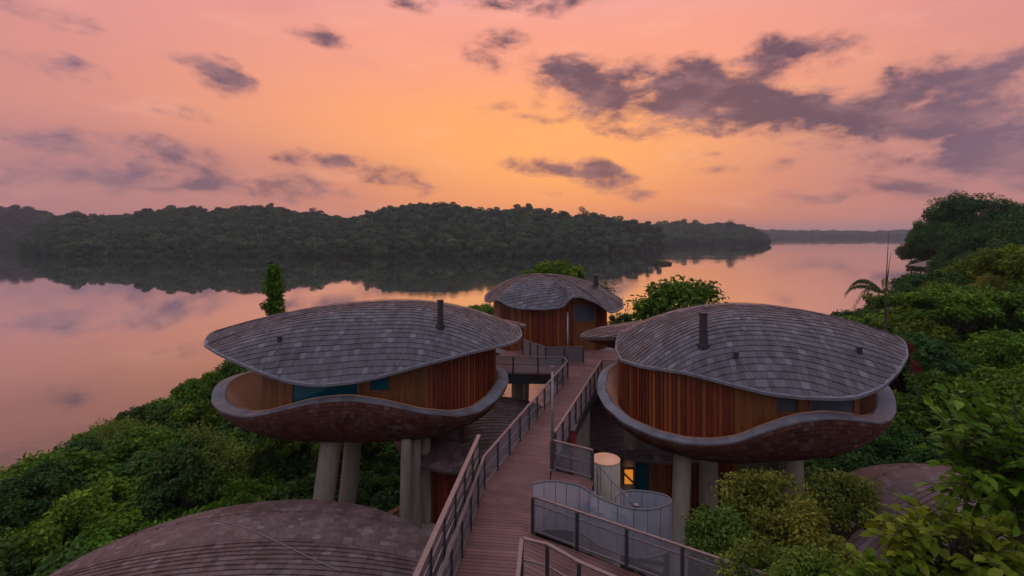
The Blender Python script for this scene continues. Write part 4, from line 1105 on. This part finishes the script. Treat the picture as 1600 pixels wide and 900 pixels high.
q = P(385, 552, 40); plant(bankP[4], 'bushy_tree', q.x, q.y, q.z, 'drooping tree behind the left balcony', 'tree', None, s=.9)
q = P(350, 575, 42); plant(bankP[2], 'bushy_tree', q.x, q.y, q.z, 'small tree left of the left balcony at the waterline', 'tree', None, s=.7)

# vine-covered trunk with a bird
rr = np.random.default_rng(31)
vb = P(430, 497, 40); vt = P(427, 414, 40)
t = thing('vine_covered_trunk', (vb.x, vb.y, 6), 'upright dead trunk wrapped in leafy vines behind the left roof', 'tree')
m = MB(); m.tube([(vb.x + .1, vb.y, 6), (vb.x, vb.y, vb.z), (vt.x, vt.y, vt.z - .1)], [.4, .3, .12], 10); m.build('trunk', M_bark, t)
cs = []; rs = []
for k in range(60):
    f = k / 59; c = np.array(vb) * (1 - f) + np.array(vt) * f; c = c + rr.normal(size=3) * (.34 - .16 * f); c[2] = min(c[2], vt.z - .25); cs.append(c - np.array([vb.x, vb.y, 6])); rs.append(rr.uniform(.35, .62) * (1 - .35 * f))
V = leaves(cs, rs, 70, .26, rr, droop=.7)
me = leafmesh('vine_leaves', V.reshape(-1, 3), len(V), 4, rr.uniform(0, .8, len(V)), L_bank, LF4); o = bpy.data.objects.new('vine_leaves', me); col.objects.link(o); o.parent = t
bp = P(421, 411, 40)
m = MB(); m.tube([(bp.x - .40, bp.y, bp.z - .05), (bp.x - .22, bp.y, bp.z), (bp.x, bp.y, bp.z + .05), (bp.x + .18, bp.y, bp.z + .10), (bp.x + .28, bp.y, bp.z + .17), (bp.x + .36, bp.y, bp.z + .17), (bp.x + .46, bp.y, bp.z + .15)], [.015, .06, .11, .10, .065, .05, .006], 10)
m.tube([(bp.x, bp.y - .03, bp.z - .02), (bp.x, bp.y - .03, bp.z - .25)], .012, 5); m.tube([(bp.x + .05, bp.y + .03, bp.z - .02), (bp.x + .05, bp.y + .03, bp.z - .25)], .012, 5)
m.tube([(bp.x + .12, bp.y - .09, bp.z + .07), (bp.x - .12, bp.y - .11, bp.z + .02), (bp.x - .38, bp.y - .05, bp.z - .02)], [.02, .05, .005], 8)
tag(m.build('bird', M_chim, smooth=True), 'small dark bird perched on top of the vine-covered trunk', 'bird')

# palm with arching fronds and upright spears
pt = P(1384, 458, 42)
t = thing('palm', (pt.x, pt.y, 8), 'slender palm with arching feathery fronds against the lake', 'palm')
m = MB(); m.tube([(pt.x + .1, pt.y, 8), (pt.x, pt.y, 14), (pt.x, pt.y, pt.z)], [.16, .13, .09], 10); m.build('trunk', M_bark, t)
for k, (dx, dz) in enumerate(((.25, 5.0), (.45, 3.4), (.12, 3.0))):
    m = MB(); m.tube([(pt.x, pt.y, pt.z), (pt.x + dx * .5, pt.y, pt.z + dz * .55), (pt.x + dx, pt.y, pt.z + dz)], [.06, .035, .008], 6); m.build('spear_leaf', M_bark, t)
rr = np.random.default_rng(8)
for k, (az_, L, rise, drop) in enumerate(((182, 3.0, 2.1, 2.2), (200, 3.3, 1.3, 2.6), (165, 2.6, 1.2, 1.2), (0, 2.9, 2.0, 1.2), (18, 3.2, 1.6, 1.9), (-40, 2.8, 1.4, 1.8), (240, 2.6, 1.2, 1.6), (120, 2.6, 1.6, 1.3), (60, 2.6, 1.8, 1.2))):
    a_ = R(az_); pts = []
    for f in np.linspace(0, 1, 14): L_ = L * 1.3; pts.append(np.array([math.cos(a_) * L_ * f * (1 - .12 * f), math.sin(a_) * L * f, rise * 1.9 * f - (rise * .9 + drop) * f ** 2.4 ]))
    Vs = []
    for i in range(1, 13):
        for j in np.linspace(0, .9, 3):
            c = pts[i] * (1 - j) + pts[i + 1] * j; tg = pts[i + 1] - pts[i]; tg /= np.linalg.norm(tg)
            sd_ = np.cross(tg, [0, 0, 1]); sd_ /= np.linalg.norm(sd_)
            for sg in (-1, 1):
                d_ = sd_ * sg * .5 + tg * .45 + np.array([0, 0, -.75]); d_ /= np.linalg.norm(d_); ln = .62 * (1 - .6 * abs(i / 13 - .45)) * rr.uniform(.8, 1.1)
                wv = tg * .05
                Vs.append(np.stack([c - wv, c + d_ * ln * .5 - wv * 1.1, c + d_ * ln, c + d_ * ln * .5 + wv * 1.1]))
    V = np.array(Vs) + np.array([0, 0, pt.z - 8])
    me = leafmesh('frond', V.reshape(-1, 3), len(V), 4, rr.uniform(0, .5, len(V)), L_deep, LF4); o = bpy.data.objects.new('frond', me); col.objects.link(o); o.parent = t

# red-leaved shrub spots in the right thicket
redP = proto('red', 99, .55, 1.0, 9, 22, .2, L_red, crad=.4)
for (px, py, Yd, lb) in ((1423, 530, 31, 'upper red-leaved sprig in the thicket beside the right roof tip'), (1434, 562, 30.5, 'lower red-leaved sprig hanging beside the right roof tip')):
    q = P(px, py, Yd); plant(redP, 'red_shrub', q.x, q.y, q.z, lb, 'shrub', None, s=.6, sz=1.2)

# hut roof by the water far right
q = P(1462, 405, 118)
t = thing('shelter', (q.x, q.y, 8), 'small shelter with a pale pitched roof by the water below the dark trees', 'hut')
m = MB(); zz = q.z - .2; m.add([(q.x - 3.6, q.y - 2, zz - 1.5), (q.x + 3.6, q.y - 2, zz - 1.5), (q.x + 3.6, q.y + 4, zz - 1.5), (q.x - 3.6, q.y + 4, zz - 1.5), (q.x - .5, q.y + 1, zz), (q.x + .5, q.y + 1, zz)], [(0, 1, 5, 4), (1, 2, 5), (2, 3, 4, 5), (3, 0, 4), (3, 2, 1, 0)]); m.build('roof', M_shelter, t)
for sx in (-3, 3):
    for sy in (-1.4, 3.4):
        m = MB(); m.box((q.x + sx, q.y + sy, zz - 5), (.3, .3, 6.8)); m.build('post', M_honey, t)

# near shrub trees at the bottom right
shP = [proto('shrub', 120 + k, 1.5, 2.2, 84, 90, .125, L_warm, flat=.85, crad=.175, up=.35, droop=.5, open_=.22) for k in range(2)]
for k, (px, top, Yd, s, lb) in enumerate(((1122, 786, 14.2, .95, 'fine-leaved yellow green shrub next to the stair screen'), (1195, 735, 15.0, 1.12, 'tallest fine-leaved shrub under the front of the right lodge'), (1312, 733, 16.5, 1.0, 'fine-leaved shrub in front of the right lodge column'),
        (1180, 845, 12.4, .95, 'low fine-leaved shrub at the bottom edge beyond the near railing'), (1268, 795, 13.5, 1.1, 'fine-leaved shrub left of the pinkish lower roof'), (1330, 872, 12.2, .8, 'dense low shrub at the bottom below the pinkish lower roof'), (1265, 862, 11.0, .9, 'low bottom-edge shrub between its two taller neighbours'))):
    q = P(px, top, Yd); plant(shP[k % 2], 'fine_leaved_shrub', q.x, q.y, q.z, lb, 'shrub', 'fine-leaved shrubs at the bottom right', s=s)

# broad-leaved tree close by on the right
def broad(name, seed, c, rad, n_tw, size, label, zground):
    r = np.random.default_rng(seed); k = 11
    t = thing(name, (c[0], c[1], zground), label, 'tree', 'broad-leaved trees close by on the right')
    mb = MB(); base = Vector((c[0] + .6, c[1] + .5, zground)); mid_ = Vector((c[0] + .2, c[1] + .2, c[2] - rad[2] * .4))
    mb.tube([base, base.lerp(mid_, .5), mid_], [.2, .16, .1], 10)
    Ls = []; Rn = []
    for i in range(n_tw):
        d = r.normal(size=3); d /= np.linalg.norm(d)
        tip = Vector(c) + Vector(d * np.array(rad) * r.uniform(.55, 1.08))
        st_ = mid_.lerp(tip, .35) + Vector(r.normal(size=3) * .1)
        q = [st_, st_.lerp(tip, .5) + Vector((0, 0, .10)), tip]
        if i % 3 == 0: mb.tube([mid_, st_], [.05, .022], 6)
        mb.tube(q, [.018, .012, .004], 5)
        tone = r.uniform(0, .45)
        for j in range(9):
            f = .25 + .75 * j / 8; p = np.array(q[0].lerp(q[1], f * 2) if f < .5 else q[1].lerp(q[2], f * 2 - 1))
            tw = np.array((tip - st_).normalized()); sg = 1 if j % 2 else -1
            sdv = np.cross(tw, [0, 0, 1]); sdv /= max(1e-6, np.linalg.norm(sdv))
            ax = tw * .5 + sdv * sg * .8 + r.normal(size=3) * .3 + np.array([0, 0, .1]); ax /= np.linalg.norm(ax)
            if j == 8: ax = tw + r.normal(size=3) * .15; ax /= np.linalg.norm(ax)
            up_ = np.array([0, 0, 1.]) + r.normal(size=3) * .35; nn = up_ - ax * (up_ @ ax); nn /= np.linalg.norm(nn); wv = np.cross(nn, ax)
            s = size * r.uniform(.6, 1.15); dr = r.uniform(.15, .6); L_ = []
            for f2, wd in ((0, .0), (.22, .22), (.5, .29), (.78, .17), (1.0, .0)):
                c_ = p + ax * s * f2 * (1 - .15 * f2 * dr) - np.array([0, 0, 1]) * s * dr * f2 ** 2 * .7
                if wd == 0: L_.append(c_)
                else: L_ += [c_ - wv * s * wd + nn * s * wd * .35, c_, c_ + wv * s * wd + nn * s * wd * .35]
            Ls.append(L_); Rn.append(min(1, tone + r.uniform(0, .55)))
    V = np.array(Ls)
    FB = [(0, 2, 1), (0, 3, 2), (1, 2, 5, 4), (2, 3, 6, 5), (4, 5, 8, 7), (5, 6, 9, 8), (7, 8, 10), (8, 9, 10)]
    V = V - np.array([c[0], c[1], zground])
    me = leafmesh('foliage', V.reshape(-1, 3), len(V), 11, np.array(Rn), L_big, FB)
    me.polygons.foreach_set('use_smooth', [True] * len(me.polygons))
    o = bpy.data.objects.new('foliage', me); col.objects.link(o); o.parent = t
    mb.build('branches', M_bark, t)
q = P(1555, 720, 9.0); broad('broad_leaved_tree', 1, (q.x + .4, q.y, q.z), (1.5, 1.4, 1.35), 200, .27, 'nearest big-leaved tree filling the lower right corner', 8)
q = P(1490, 840, 8.2); broad('broad_leaved_tree', 2, (q.x, q.y, q.z - .2), (1.1, 1.0, .75), 120, .25, 'low big-leaved tree at the bottom edge, left of the nearest one', 8)
q = P(1385, 900, 8.0); broad('broad_leaved_tree', 3, (q.x, q.y, q.z - .25), (.8, .8, .55), 60, .23, 'leafy branch tips rising from the bottom edge below the pinkish roof', 8)

# ------------------------------------------------------------------ air
hz = bpy.data.materials.new('haze'); hz.use_nodes = True
t = NT(hz.node_tree); t.n.remove(t.n['Principled BSDF'])
pv = t.new('ShaderNodeVolumePrincipled', {'Color': (.82, .80, .90, 1), 'Density': 0.00018, 'Anisotropy': 0.2})
t.l.new(pv.outputs[0], t.n['Material Output'].inputs['Volume'])
m = MB(); m.box((0, 0, 38), (12200, 12200, 84)); ho = m.build('haze', hz); tag(ho, kind='stuff')
